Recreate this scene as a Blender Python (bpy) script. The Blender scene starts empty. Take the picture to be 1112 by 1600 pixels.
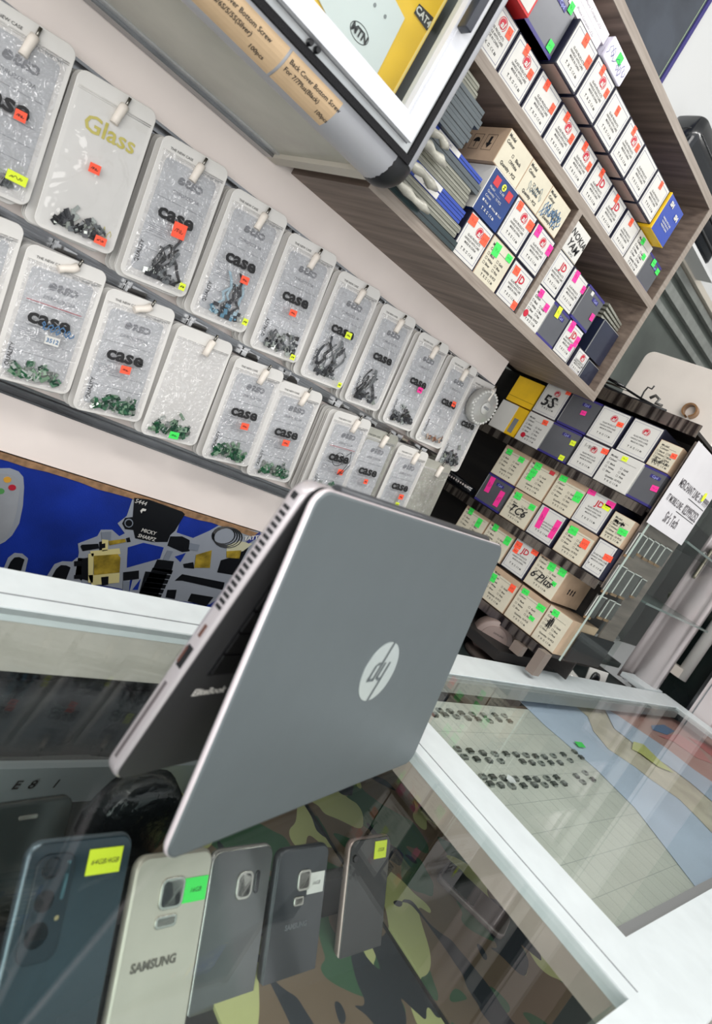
import bpy, math, random
from mathutils import Matrix, Vector, Euler
random.seed(7)
# ------------------------------------------------------------------ camera
# world: x along the display wall, y into the wall, z up, metres, camera at the origin; floor at z = -1.25
CM = ((0.6533, 0.2988, 0.6956), (-0.5626, -0.4233, 0.7102), (0.5066, -0.8553, -0.1084))   # rows: world axes seen in the photo's frame
FX = 1000.0
SC = bpy.context.scene
COL = SC.collection
cam = bpy.data.cameras.new('camera'); camo = bpy.data.objects.new('camera', cam); COL.objects.link(camo)
Rm = Matrix([[CM[i][0], -CM[i][1], -CM[i][2]] for i in range(3)])
camo.matrix_world = Rm.to_4x4()
cam.sensor_fit = 'HORIZONTAL'; cam.sensor_width = 36.0; cam.lens = 36.0 * FX / 1112.0
cam.shift_y = -59.0 / 1600.0 * (1600.0 / 1112.0)
cam.clip_start = 0.01; cam.clip_end = 50
cam.dof.use_dof = True; cam.dof.focus_distance = 1.0; cam.dof.aperture_fstop = 11.0
SC.camera = camo
# ------------------------------------------------------------------ light
wd = bpy.data.worlds.new('world'); SC.world = wd; wd.use_nodes = True
wd.node_tree.nodes['Background'].inputs[0].default_value = (0.95, 0.97, 1.0, 1)
wd.node_tree.nodes['Background'].inputs[1].default_value = 0.80
def area_light(name, loc, target, sx, sy, power, col=(1, 1, 1)):
    l = bpy.data.lights.new(name, 'AREA'); l.shape = 'RECTANGLE'; l.size = sx; l.size_y = sy; l.energy = power; l.color = col
    o = bpy.data.objects.new(name, l); COL.objects.link(o); o.location = loc
    o.rotation_euler = (Vector(target) - Vector(loc)).to_track_quat('-Z', 'Y').to_euler()
    return o
area_light('ceiling_tube_light', (0.2, -0.5, 1.5), (0.5, 0.5, 0), 1.3, 0.10, 11, (1.0, 0.98, 0.95))
area_light('ceiling_tube_light', (1.7, -0.3, 1.5), (1.3, 0.6, 0), 1.3, 0.10, 7, (1.0, 0.98, 0.95))
area_light('ceiling_tube_light', (-0.9, 0.1, 1.5), (0.2, 0.7, 0), 1.3, 0.10, 6, (1.0, 0.98, 0.95))
area_light('shopfront_daylight', (-1.6, -1.7, 0.1), (0.6, 0.8, 0.0), 2.4, 1.6, 48, (1.0, 0.97, 0.94))
SC.view_settings.view_transform = 'Standard'; SC.view_settings.look = 'None'
SC.view_settings.gamma = 1.0; SC.view_settings.use_curve_mapping = False
SC.view_settings.exposure = 0.35

# ------------------------------------------------------------------ helpers
def ray(p):
    q = (p[0] - 556.0, p[1] - 741.0, FX)
    return Vector([sum(CM[i][k] * q[k] for k in range(3)) for i in range(3)])
def onX(p, v): d = ray(p); return d * (v / d.x)
def onY(p, v): d = ray(p); return d * (v / d.y)
def onZ(p, v): d = ray(p); return d * (v / d.z)

def srgb(c):
    return tuple(((x / 255.0) / 12.92 if x <= 10 else (((x / 255.0) + 0.055) / 1.055) ** 2.4) for x in c) + (1.0,)
MATS = {}
def mat(name, c, rough=0.5, metal=0.0, noise=0.0, scale=30.0, bump=0.0, bscale=200.0, spec=0.5, stretch=None, coat=0.0, c2=None, emit=0.0, lo=0.35, hi=0.65):
    if name in MATS: return MATS[name]
    m = bpy.data.materials.new(name); m.use_nodes = True; nt = m.node_tree; b = nt.nodes['Principled BSDF']
    b.inputs['Base Color'].default_value = srgb(c); b.inputs['Roughness'].default_value = rough
    b.inputs['Metallic'].default_value = metal; b.inputs['Specular IOR Level'].default_value = spec
    b.inputs['Coat Weight'].default_value = coat; b.inputs['Coat Roughness'].default_value = 0.08
    if emit: b.inputs['Emission Color'].default_value = srgb(c); b.inputs['Emission Strength'].default_value = emit
    tc = nt.nodes.new('ShaderNodeTexCoord')
    src = tc.outputs['Object']
    if stretch:
        mp = nt.nodes.new('ShaderNodeMapping'); mp.inputs['Scale'].default_value = stretch
        nt.links.new(src, mp.inputs['Vector']); src = mp.outputs['Vector']
    if noise or c2:
        n = nt.nodes.new('ShaderNodeTexNoise'); n.inputs['Scale'].default_value = scale; n.inputs['Detail'].default_value = 5
        nt.links.new(src, n.inputs['Vector'])
        r = nt.nodes.new('ShaderNodeValToRGB'); e = r.color_ramp.elements
        e[0].position = lo; e[1].position = hi
        e[0].color = srgb(c2) if c2 else srgb([max(0, x * (1 - noise)) for x in c]); e[1].color = srgb(c)
        nt.links.new(n.outputs['Fac'], r.inputs['Fac']); nt.links.new(r.outputs['Color'], b.inputs['Base Color'])
    if bump:
        n = nt.nodes.new('ShaderNodeTexNoise'); n.inputs['Scale'].default_value = bscale; n.inputs['Detail'].default_value = 3
        nt.links.new(src, n.inputs['Vector']); bp = nt.nodes.new('ShaderNodeBump'); bp.inputs['Strength'].default_value = bump
        bp.inputs['Distance'].default_value = 0.002
        nt.links.new(n.outputs['Fac'], bp.inputs['Height']); nt.links.new(bp.outputs['Normal'], b.inputs['Normal'])
    MATS[name] = m; return m
def film(name, tint, gl=0.1, rough=0.05, bump=0.0, bscale=60.0, fres=False, ior=1.45, mul=0.6):
    if name in MATS: return MATS[name]
    m = bpy.data.materials.new(name); m.use_nodes = True; nt = m.node_tree; nt.nodes.clear()
    o = nt.nodes.new('ShaderNodeOutputMaterial'); t = nt.nodes.new('ShaderNodeBsdfTransparent'); t.inputs[0].default_value = tuple(tint) + (1,)
    g = nt.nodes.new('ShaderNodeBsdfGlossy'); g.inputs['Roughness'].default_value = rough
    x = nt.nodes.new('ShaderNodeMixShader'); x.inputs[0].default_value = gl
    nt.links.new(t.outputs[0], x.inputs[1]); nt.links.new(g.outputs[0], x.inputs[2]); nt.links.new(x.outputs[0], o.inputs[0])
    if fres:
        f = nt.nodes.new('ShaderNodeLayerWeight'); f.inputs['Blend'].default_value = 0.5
        pw = nt.nodes.new('ShaderNodeMath'); pw.operation = 'POWER'; pw.inputs[1].default_value = 5.0; nt.links.new(f.outputs['Facing'], pw.inputs[0])
        ma = nt.nodes.new('ShaderNodeMath'); ma.operation = 'MULTIPLY_ADD'; ma.inputs[1].default_value = mul; ma.inputs[2].default_value = 0.03; nt.links.new(pw.outputs[0], ma.inputs[0])
        nt.links.new(ma.outputs[0], x.inputs[0])
    if bump:
        tc = nt.nodes.new('ShaderNodeTexCoord')
        n = nt.nodes.new('ShaderNodeTexNoise'); n.inputs['Scale'].default_value = bscale; n.inputs['Detail'].default_value = 2; n.inputs['Distortion'].default_value = 1.2
        nt.links.new(tc.outputs['Object'], n.inputs['Vector']); bp = nt.nodes.new('ShaderNodeBump'); bp.inputs['Strength'].default_value = bump; bp.inputs['Distance'].default_value = 0.012
        nt.links.new(n.outputs['Fac'], bp.inputs['Height']); nt.links.new(bp.outputs['Normal'], g.inputs['Normal'])
    MATS[name] = m; return m

class MB:
    def __init__(s): s.v = []; s.f = []; s.m = []; s.T = None
    def add(s, vs, fs, mi=0):
        o = len(s.v)
        if s.T is not None: vs = [s.T @ Vector(p) for p in vs]
        s.v += [tuple(p) for p in vs]; s.f += [tuple(o + i for i in f) for f in fs]; s.m += [mi] * len(fs); return s
    def box(s, x0, y0, z0, x1, y1, z1, mi=0):
        vs = [(x0, y0, z0), (x1, y0, z0), (x1, y1, z0), (x0, y1, z0), (x0, y0, z1), (x1, y0, z1), (x1, y1, z1), (x0, y1, z1)]
        return s.add(vs, [(0, 3, 2, 1), (4, 5, 6, 7), (0, 1, 5, 4), (1, 2, 6, 5), (2, 3, 7, 6), (3, 0, 4, 7)], mi)
    def prism(s, poly, y0, y1, mi=0):          # poly in XZ seen from -Y, counter-clockwise
        n = len(poly)
        vs = [(x, y0, z) for x, z in poly] + [(x, y1, z) for x, z in poly]
        fs = [tuple(range(n)), tuple(range(2 * n - 1, n - 1, -1))] + [(i, n + i, n + (i + 1) % n, (i + 1) % n) for i in range(n)]
        return s.add(vs, fs, mi)
    def loops(s, loops, mi=0, cap=True):
        n = len(loops[0]); vs = [p for l in loops for p in l]; fs = []
        for k in range(len(loops) - 1):
            for i in range(n):
                j = (i + 1) % n; fs.append((k * n + i, (k + 1) * n + i, (k + 1) * n + j, k * n + j))
        if cap: fs.append(tuple(range(n))); fs.append(tuple(range(len(vs) - 1, len(vs) - n - 1, -1)))
        return s.add(vs, fs, mi)
    def tube(s, pts, r, n=8, mi=0, cap=True):
        pts = [Vector(p) for p in pts]; L = []; up = None
        for i, p in enumerate(pts):
            d = (pts[min(i + 1, len(pts) - 1)] - pts[max(i - 1, 0)]).normalized()
            if up is None: up = d.orthogonal().normalized()
            up = (up - d * up.dot(d)).normalized(); sd = d.cross(up)
            rr = r[i] if isinstance(r, (list, tuple)) else r
            L.append([p + (up * math.cos(2 * math.pi * k / n) + sd * math.sin(2 * math.pi * k / n)) * rr for k in range(n)])
        return s.loops(L, mi, cap)
    def lathe(s, prof, c=(0, 0, 0), axis='z', n=24, mi=0):
        L = []
        for r, h in prof:
            l = []
            for k in range(n):
                a = 2 * math.pi * k / n; x, y = r * math.cos(a), r * math.sin(a)
                l.append({'z': (c[0] + x, c[1] + y, c[2] + h), 'y': (c[0] + x, c[1] + h, c[2] - y), 'x': (c[0] + h, c[1] + x, c[2] + y)}[axis])
            L.append(l)
        return s.loops(L, mi)
    def mesh(s, name, mats, smooth=False):
        me = bpy.data.meshes.new(name); me.from_pydata(s.v, [], s.f)
        for m in (mats if isinstance(mats, (list, tuple)) else [mats]): me.materials.append(m)
        me.polygons.foreach_set('material_index', s.m)
        if smooth:
            me.polygons.foreach_set('use_smooth', [len(f) <= 4 for f in s.f])
        me.update()
        import bmesh
        b = bmesh.new(); b.from_mesh(me); bmesh.ops.recalc_face_normals(b, faces=b.faces); b.to_mesh(me); b.free()
        return me
def rrect(w, h, r, x0=0, z0=0, n=5):
    out = []
    for cx, cz, a0 in ((x0 + w - r, z0 + r, -90), (x0 + w - r, z0 + h - r, 0), (x0 + r, z0 + h - r, 90), (x0 + r, z0 + r, 180)):
        for k in range(n + 1):
            a = math.radians(a0 + 90.0 * k / n); out.append((cx + r * math.cos(a), cz + r * math.sin(a)))
    return out
def slab(w, h, t, rc, re, x0=0, z0=0, y0=0, n=6):
    """rounded-corner plate in XZ, thickness along +y from y0, edges rounded by re"""
    m = MB(); L = []
    for ins, y in ((re, 0), (re * 0.3, re * 0.3), (0, re), (0, t - re), (re * 0.3, t - re * 0.3), (re, t)):
        L.append([(x, y0 + y, z) for x, z in rrect(w - 2 * ins, h - 2 * ins, max(rc - ins, 1e-4), x0 + ins, z0 + ins, n)])
    m.loops(L); return m
def ob(name, me, parent=None, loc=(0, 0, 0), rot=(0, 0, 0), **kw):
    o = bpy.data.objects.new(name, me); COL.objects.link(o)
    if parent is not None: o.parent = parent
    o.location = loc; o.rotation_euler = rot
    for k, v in kw.items(): o[k] = v
    return o
def thing(name, label, cat, loc=(0, 0, 0), rot=(0, 0, 0), group=None):
    o = ob(name, None, None, loc, rot, label=label, category=cat)
    if group: o['group'] = group
    return o
def tagm(o, label, cat, group=None):
    o['label'] = label; o['category'] = cat
    if group: o['group'] = group
    return o
def struct(name, me, parent=None):
    o = ob(name, me, parent)
    if parent is None: o['kind'] = 'structure'
    return o
TXT = {}
def text(s, size, m, bold=0.0, shear=0.0, align='CENTER', mirror=False, sx=1.0):
    """flat lettering in XZ facing -Y, centred on its cap height"""
    k = (s, size, m.name, bold, shear, align, mirror, sx)
    if k in TXT: return TXT[k]
    c = bpy.data.curves.new('lettering', 'FONT'); c.body = s; c.size = size; c.align_x = align; c.resolution_u = 2
    c.offset = bold; c.shear = shear; c.fill_mode = 'FRONT'
    o = bpy.data.objects.new('tmp', c); COL.objects.link(o)
    dg = bpy.context.evaluated_depsgraph_get(); me = bpy.data.meshes.new_from_object(o.evaluated_get(dg))
    bpy.data.objects.remove(o); bpy.data.curves.remove(c)
    for v in me.vertices:
        x, y = v.co.x * sx, v.co.y - size * 0.35
        v.co = (-x if mirror else x, 0, y)
    me.materials.clear(); me.materials.append(m); me.name = 'lettering'; TXT[k] = me; return me
def ribbon(paths, w, m, y=0.0):
    """pen strokes in XZ"""
    mb = MB()
    for pts in paths:
        for a, b in zip(pts[:-1], pts[1:]):
            dx, dz = b[0] - a[0], b[1] - a[1]; l = math.hypot(dx, dz) or 1e-6; nx, nz = -dz / l * w / 2, dx / l * w / 2
            ex, ez = dx / l * w * .3, dz / l * w * .3
            mb.add([(a[0] - nx - ex, y, a[1] - nz - ez), (b[0] - nx + ex, y, b[1] - nz + ez), (b[0] + nx + ex, y, b[1] + nz + ez), (a[0] + nx - ex, y, a[1] + nz - ez)], [(0, 1, 2, 3)])
    return mb.mesh('pen_strokes', m)
def scribble(seed, w, h, n=14):
    r = random.Random(seed); pts = []
    for i in range(n):
        t = i / (n - 1.0)
        pts.append((w * (t - .5) + r.uniform(-.09, .09) * w, h * (0.5 if i % 2 else -0.5) * r.uniform(.3, 1)))
    out = []
    for i in range(len(pts) - 1):
        a, b = pts[i], pts[i + 1]
        for k in range(3):
            t = k / 3.0; out.append((a[0] + (b[0] - a[0]) * t + math.sin(t * 6.28) * .04 * w, a[1] + (b[1] - a[1]) * t))
    return [out]
ORD = ['first', 'second', 'third', 'fourth', 'fifth', 'sixth', 'seventh', 'eighth', 'ninth', 'tenth', 'eleventh', 'twelfth', 'thirteenth', 'fourteenth', 'fifteenth']

# ------------------------------------------------------------------ materials
WALLW = mat('panel_white', (240, 230, 224), .55, noise=.04, scale=6)
WALLP = mat('wall_paint', (214, 216, 216), .8, noise=.03, scale=3)
ALU = mat('anodised_aluminium', (205, 208, 208), .32, .75, noise=.04, scale=40)
ALUW = mat('white_aluminium', (206, 208, 214), .33, .0, noise=.02, scale=20, coat=.2)
ALUD = mat('grey_rail_aluminium', (150, 152, 154), .22, .9, noise=.15, scale=25, stretch=(1, 20, 20))
CHROME = mat('chrome', (190, 190, 190), .1, 1)
STEEL = mat('steel_rod', (120, 118, 112), .25, 1)
BLACK = mat('black_plastic', (22, 23, 26), .4)
BLACKG = mat('black_glossy', (14, 16, 20), .12, coat=.4)
GASK = mat('black_brush_gasket', (16, 16, 20), .95, bump=.6, bscale=800)
WOOD = mat('grey_brown_laminate', (124, 109, 98), .55, c2=(88, 76, 68), scale=5, stretch=(1.2, 6, 26), lo=.3, hi=.72, bump=.1, bscale=30)
WOODE = mat('laminate_edging', (150, 140, 130), .5, c2=(126, 115, 105), scale=8, stretch=(1.5, 6, 30), lo=.3, hi=.7)
KRAFT = mat('kraft_board', (186, 160, 134), .8, noise=.08, scale=30)
CREAM = mat('cream_label_paper', (206, 200, 180), .75, noise=.05, scale=25)
WHITEP = mat('white_label_paper', (206, 205, 200), .6, noise=.03, scale=20)
NAVY = mat('dark_navy_card', (30, 32, 52), .5)
PINKT = mat('pinkish_card', (176, 152, 144), .7, noise=.05)
INK = mat('black_ink', (28, 28, 30), .6)
INKB = mat('blue_ink', (44, 52, 120), .6)
RED = mat('red_print', (186, 28, 52), .5)
ORANGE = mat('orange_sticker', (255, 92, 62), .6)
GREEN = mat('green_sticker', (64, 226, 92), .6)
YELL = mat('yellow_sticker', (222, 240, 50), .6)
PINK = mat('pink_sticker', (242, 52, 150), .6)
GREYC = mat('grey_satin_card', (104, 106, 112), .3, .3, noise=.12, scale=8)
INDIGO = mat('indigo_card', (52, 46, 116), .4)
BLUEB = mat('royal_blue_card', (44, 70, 158), .45)
BLUED = mat('deep_blue_card', (30, 60, 120), .45, noise=.1)
YELC = mat('yellow_card', (236, 190, 34), .45, noise=.05)
DARKI = mat('dark_interior', (42, 38, 36), .6, c2=(26, 24, 24), scale=4, stretch=(1, 1, 10))
STK = {'o': ORANGE, 'g': GREEN, 'y': YELL, 'p': PINK}
STKN = {'o': 'orange', 'g': 'green', 'y': 'yellow', 'p': 'pink'}

# ------------------------------------------------------------------ room shell
struct('floor', MB().box(-3, -3, -1.27, 3.6, 1.15, -1.25).mesh('floor', mat('floor_tile', (206, 200, 190), .35, noise=.08, scale=4)))
struct('ceiling', MB().box(-3, -1.6, 1.62, 3.6, 1.15, 1.66).mesh('ceiling', mat('ceiling_white', (238, 238, 236), .8)))
struct('wall_back', MB().box(-3, 1.1, -1.25, 3.6, 1.15, 1.62).mesh('wall_back', WALLP))
struct('wall_end', MB().box(3.5, -3, -1.25, 3.6, 1.1, 1.62).mesh('wall_end', WALLP))

# ------------------------------------------------------------------ display panel on the wall (slats and aluminium rails)
YW = 0.85
pan = thing('slatwall_panel', 'off-white slatted display panel with three aluminium rails along the wall', 'display panel', (-0.5, YW, -0.5))
def L(x, y, z): return (x + 0.5, y - YW, z + 0.5)
RZ = (0.148, -0.031, -0.212)
def pbox(name, x0, y0, z0, x1, y1, z1, m, parent, org):
    return ob(name, MB().box(x0 - org[0], y0 - org[1], z0 - org[2], x1 - org[0], y1 - org[1], z1 - org[2]).mesh(name, m), parent)
PO = (-0.5, YW, -0.5)
PB = mat('panel_core_brown', (104, 62, 46), .8, noise=.3, scale=60)
for z0, z1 in ((RZ[0] + .009, 0.222), (RZ[1] + .009, RZ[0] - .009), (RZ[2] + .009, RZ[1] - .009), (-0.293, RZ[2] - .009)):
    pbox('slat', -0.5, YW, z0, 1.045, YW + .02, z1, WALLW, pan, PO)
pbox('panel_top_edge', -0.5, YW - .002, 0.222, 1.045, YW + .022, 0.226, PB, pan, PO)
for z in RZ:
    r = MB()
    r.box(0, .014, z + .5 - .0095, 1.545, .019, z + .5 + .0095)
    r.box(0, -.002, z + .5 + .006, 1.545, .014, z + .5 + .0092); r.box(0, -.002, z + .5 - .0092, 1.545, .014, z + .5 - .0065)
    r.box(0, .009, z + .5 - .001, 1.545, .014, z + .5 + .001)
    ob('rail', r.mesh('rail', ALUD), pan)
pbox('backing_board', -0.5, YW + .02, -0.5, 1.045, YW + .03, 0.222, DARKI, pan, PO)

# ------------------------------------------------------------------ printed blue board below it
BO = (-0.5, YW - .004, -0.9)
board = thing('printed_board', 'blue printed board showing tattoo machines and a game controller, torn at its top', 'poster board', BO)
ob('panel', MB().box(0, 0, 0, 1.5, .008, 0.6).mesh('board', mat('blue_print', (26, 52, 150), .35, noise=.18, scale=14, bump=.15, bscale=500)), board)
te = []
for i in range(61):
    te.append((i * .025, 0.6 - .0005 - random.uniform(0, .0045)))
ob('torn_edge', MB().prism(te[::1] + [(1.5, .605), (0, .605)], -.001, .006).mesh('torn_edge', mat('torn_brown_fibre', (158, 122, 88), .9, noise=.25, scale=80)), board)
def bp(px, py):      # photo point on the board, in the board's own X, Z
    p = onY((px, py), BO[1]); return (p.x - BO[0], p.z - BO[2])
GLOW = mat('printed_grey_halo', (142, 148, 158), .4); DK = mat('printed_black', (18, 20, 24), .35); MID = mat('printed_grey', (128, 132, 136), .4, noise=.1)
BRS = mat('printed_brass', (170, 146, 52), .35, noise=.35, scale=60); BRL = mat('printed_pale_brass', (206, 196, 140), .35); SLV = mat('printed_silver', (120, 128, 140), .3)
def area(poly):
    return sum(poly[i][0] * poly[(i + 1) % len(poly)][1] - poly[(i + 1) % len(poly)][0] * poly[i][1] for i in range(len(poly)))
def pic(name, polys, m, y, par):
    for q in polys:
        pts = [bp(*p) for p in q]
        if area(pts) < 0: pts.reverse()
        ob(name, MB().prism(pts, y - .0004, y).mesh(name, m), par)
def bl(pts, s=2.78 * 1.0, o=(0, 0)): return [(o[0] + x / s, o[1] + y / s) for x, y in pts]
c3 = lambda pts: [(100 + x / 3.475, 760 + y / 3.475) for x, y in pts]
c2_ = lambda pts: [(x / 8.0, 720 + y / 8.0) for x, y in pts]
pic('printed_halo', [c3([(370, 70), (640, 150), (610, 250), (700, 280), (790, 240), (850, 205), (1080, 250), (900, 560), (790, 640), (350, 590), (380, 470), (330, 560), (230, 540), (100, 520), (60, 480), (80, 360), (75, 310), (180, 270), (200, 235), (260, 235), (300, 270), (330, 255), (290, 200), (340, 160)]),
     c2_([(-300, 100), (-100, 95), (120, 90), (230, 130), (290, 200), (300, 330), (285, 560), (240, 780), (150, 930), (60, 1010), (0, 1040), (-300, 1100)]),
     c2_([(20, 1400), (100, 1210), (180, 1150), (280, 1160), (350, 1220), (300, 1440)]), c2_([(560, 1480), (680, 1290), (780, 1255), (900, 1260), (960, 1210), (1100, 1220), (1000, 1560)])], GLOW, -.0002, board)
pic('printed_blue_gap', [c3([(345, 330), (430, 305), (540, 330), (520, 390), (340, 440)]), c3([(600, 380), (660, 360), (630, 410)]), c3([(370, 560), (415, 500), (400, 560)])], mat('blue_print', (0, 0, 0)), -.0006, board)
pic('printed_controller', [c2_([(-300, 150), (0, 150), (90, 155), (180, 190), (245, 245), (240, 400), (215, 600), (160, 800), (90, 930), (0, 1000), (-300, 1050)])], mat('printed_pale_grey', (150, 154, 160), .4, noise=.15, scale=10), -.0006, board)
for cx, cy, n_, c in ((90, 232, 'amber', (200, 150, 60)), (150, 330, 'red', (170, 40, 56)), (5, 375, 'green', (80, 140, 80))):
    pic('printed_button', [c2_([(cx + 50 * math.cos(a * .5236), cy + 38 * math.sin(a * .5236)) for a in range(12)])], mat('printed_' + n_, c, .3), -.001, board)
pic('printed_black_grip', [c2_([(65, 1400), (130, 1260), (180, 1205), (240, 1200), (305, 1230), (240, 1440)]), c2_([(620, 1490), (700, 1350), (760, 1300), (830, 1305), (880, 1330), (800, 1540)])], DK, -.0006, board)
tm = pic('printed_tattoo_machine', [c3([(380, 60), (460, 70), (640, 135), (655, 150), (600, 240), (575, 262), (560, 300), (480, 300), (385, 280), (375, 235), (330, 230), (315, 200), (330, 170), (372, 165)]),
     c3([(560, 320), (575, 270), (640, 270), (680, 290), (680, 350), (640, 355)]), c3([(505, 395), (595, 405), (580, 470), (480, 450)])] +
     [c3([(480 - k * 14, 440 + k * 26), (590 - k * 12, 455 + k * 26), (582 - k * 12, 476 + k * 26), (470 - k * 14, 464 + k * 26)]) for k in range(6)] +
     [c3([(440, 460), (560, 470), (500, 610), (405, 585)])], DK, -.0008, board)
pic('printed_steel_shaft', [c3([(560, 345), (590, 350), (565, 402), (535, 396)]), c3([(680, 305), (735, 315), (725, 350), (675, 340)]), c3([(200, 245), (255, 243), (252, 290), (205, 285)]), c3([(318, 510), (355, 515), (350, 580), (318, 572)])], SLV, -.001, board)
pic('printed_lens_ring', [c3([(350 + 24 * math.cos(a * .5236), 197 + 24 * math.sin(a * .5236)) for a in range(12)])], SLV, -.0012, board)
pic('printed_lens', [c3([(350 + 18 * math.cos(a * .5236), 197 + 18 * math.sin(a * .5236)) for a in range(12)])], DK, -.0016, board)
pic('printed_highlight', [c3([(412, 130), (425, 117), (445, 122), (440, 132), (425, 131), (418, 145)])], WHITEP, -.0012, board)
pic('printed_small_machine', [c3([(95, 392), (130, 385), (130, 510), (92, 500)]), c3([(88, 325), (95, 315), (185, 310), (190, 335), (100, 350)]), c3([(320, 465), (405, 455), (405, 500), (320, 510)]), c3([(190, 300), (235, 290), (232, 355), (190, 352)]), c3([(335, 280), (355, 275), (360, 300), (340, 302)]), c3([(54, 405), (94, 402), (94, 430), (54, 432)]), c3([(54, 480), (94, 478), (94, 500), (54, 500)])], DK, -.0008, board)
pic('printed_brass_coil', [c3([(160, 375), (290, 365), (305, 385), (300, 465), (160, 480)]), c3([(240, 295), (330, 282), (335, 300), (245, 318)])], BRS, -.001, board)
pic('printed_brass_frame', [c3([(130, 365), (160, 360), (155, 520), (130, 520)]), c3([(140, 350), (300, 335), (305, 365), (150, 378)]), c3([(130, 480), (300, 468), (298, 520), (150, 535)]), c3([(205, 285), (240, 280), (236, 345), (205, 350)])], BRL, -.0009, board)
pic('printed_coil_cover', [c3([(200, 490), (240, 486), (238, 530), (204, 534)]), c3([(200, 310), (222, 306), (222, 330), (202, 334)])], DK, -.0014, board)
pic('printed_tattoo_kit', [c3([(600, 510), (640, 475), (870, 520), (860, 560), (730, 530), (640, 510)]), c3([(560, 560), (610, 560), (600, 610), (550, 600)]), c3([(690, 580), (810, 600), (770, 650), (670, 620)]), c3([(850, 400), (920, 380), (1000, 330), (920, 480), (830, 465)]), c3([(645, 420), (700, 410), (705, 445), (650, 440)])], DK, -.0008, board)
pic('printed_kit_brass', [c3([(715, 370), (800, 345), (790, 440), (705, 440)]), c3([(880, 350), (960, 345), (950, 390), (880, 385)])], BRS, -.001, board)
pic('printed_kit_pale', [c3([(885, 320), (950, 295), (1020, 310), (970, 350), (880, 350)])], mat('printed_straw', (190, 188, 160), .5), -.0009, board)
cab_loop = MB()
for k in range(4):
    cx, cz = bp(*c3([(865 + k * 8, 265 + k * 4)])[0])
    cab_loop.tube([(cx + (.022 + .002 * k) * math.cos(a * .35), -.001, cz + (.016 + .001 * k) * math.sin(a * .35)) for a in range(19)], .0011, 5)
ob('printed_cable', cab_loop.mesh('printed_cable', DK), board)
pic('printed_tattoo_label', [c3([(985, 300), (1060, 245), (1070, 262), (1000, 308)])], INKB, -.0012, board)
def bt(s, px, size, m, rot, y=-.0018, **k):
    x, z = bp(*px); o = ob('printed_lettering', text(s, size, m, **k), board, (x, y, z), (0, rot, 0)); return o
bt('TATTOO', (399, 839), .011, WHITEP, -.35, bold=.0003)
bt('S444', (220, 784), .010, WHITEP, 0)
bt('MICKY', (232, 830), .0085, WHITEP, 0, bold=.0001); bt('SHARPZ', (229, 839), .0085, WHITEP, 0, bold=.0001)

# ------------------------------------------------------------------ wall cabinet
CO = (0.40, 0.62, 0.235)
cabn = thing('wall_cabinet', 'white aluminium framed glass wall cabinet with black gasket, hung above the display panel', 'cabinet', CO)
def cbx(name, x0, y0, z0, x1, y1, z1, m, par=None): return pbox(name, x0, y0, z0, x1, y1, z1, m, par or cabn, CO)
ob('bottom_rail', MB().tube([(-.95, 0, 0), (0, 0, 0)], .03, 32).mesh('bottom_rail', ALUW, True), cabn)
ob('corner_post', MB().tube([(.0085, -.014, 0), (.0085, -.014, .6)], .0165, 28).mesh('corner_post', ALUW, True), cabn)
ob('corner_cap', MB().lathe([(.0001, -.031)] + [(.031 * math.cos(a), .031 * math.sin(a)) for a in [math.radians(x) for x in range(-75, 80, 15)]] + [(.0001, .031)], (0.001, 0, 0), 'z', 28).mesh('corner_cap', BLACK, True), cabn)
UND = mat('grey_green_painted_glass', (196, 196, 184), .25, noise=.12, scale=7)
cbx('underside_panel', -.55, .645, .213, .385, .83, .217, UND)
cbx('underside_end_rail', .385, .63, .207, .402, .845, .222, mat('cream_rail', (196, 190, 178), .5))
cbx('underside_wall_rail', -.55, .826, .207, .385, .846, .222, ALUD)
cbx('underside_wall_lip', -.55, .812, .2115, .385, .826, .2135, ALU)
cbx('back_panel', -.55, .845, .222, .40, .855, .83, mat('cabinet_back', (96, 100, 100), .7))
cbx('top_panel', -.55, .60, .83, .42, .855, .845, ALUW)
cbx('floor_glass', -.55, .61, .246, .40, .845, .25, mat('cabinet_shelf_grey', (120, 124, 122), .3))
cbx('side_glass', .395, .602, .25, .399, .84, .83, mat('cabinet_side', (88, 92, 92), .4))
# gasket, door frame, glass
g = MB(); gy0, gy1 = .586 - CO[1], .600 - CO[1]
def gb(mb, x0, z0, x1, z1, y0=gy0, y1=gy1): mb.box(x0 - CO[0], y0, z0 - CO[2], x1 - CO[0], y1, z1 - CO[2])
gb(g, -.55, .2335, .4085, .2405); gb(g, .4015, .2405, .4085, .83)
ob('gasket', g.mesh('gasket', GASK), cabn)
door = ob('door', None, cabn)
d = MB(); gb(d, -.55, .2415, .4005, .248, .588 - CO[1], .60 - CO[1]); gb(d, .3945, .248, .4005, .83, .588 - CO[1], .60 - CO[1])
ob('door_reveal', d.mesh('door_reveal', ALU), door)
def rail_h(y, x1, z0, z1, tap):
    m = MB(); a = (-.55 - CO[0]); b = x1 - CO[0]
    m.add([(a, y - CO[1], z0 - CO[2]), (b, y - CO[1], z0 - CO[2]), (b - tap, y - CO[1], z1 - CO[2]), (a, y - CO[1], z1 - CO[2]),
           (a, .6 - CO[1], z0 - CO[2]), (b, .6 - CO[1], z0 - CO[2]), (b - tap, .6 - CO[1], z1 - CO[2]), (a, .6 - CO[1], z1 - CO[2])],
          [(0, 1, 2, 3), (7, 6, 5, 4), (0, 4, 5, 1), (1, 5, 6, 2), (2, 6, 7, 3), (3, 7, 4, 0)]); return m
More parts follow.
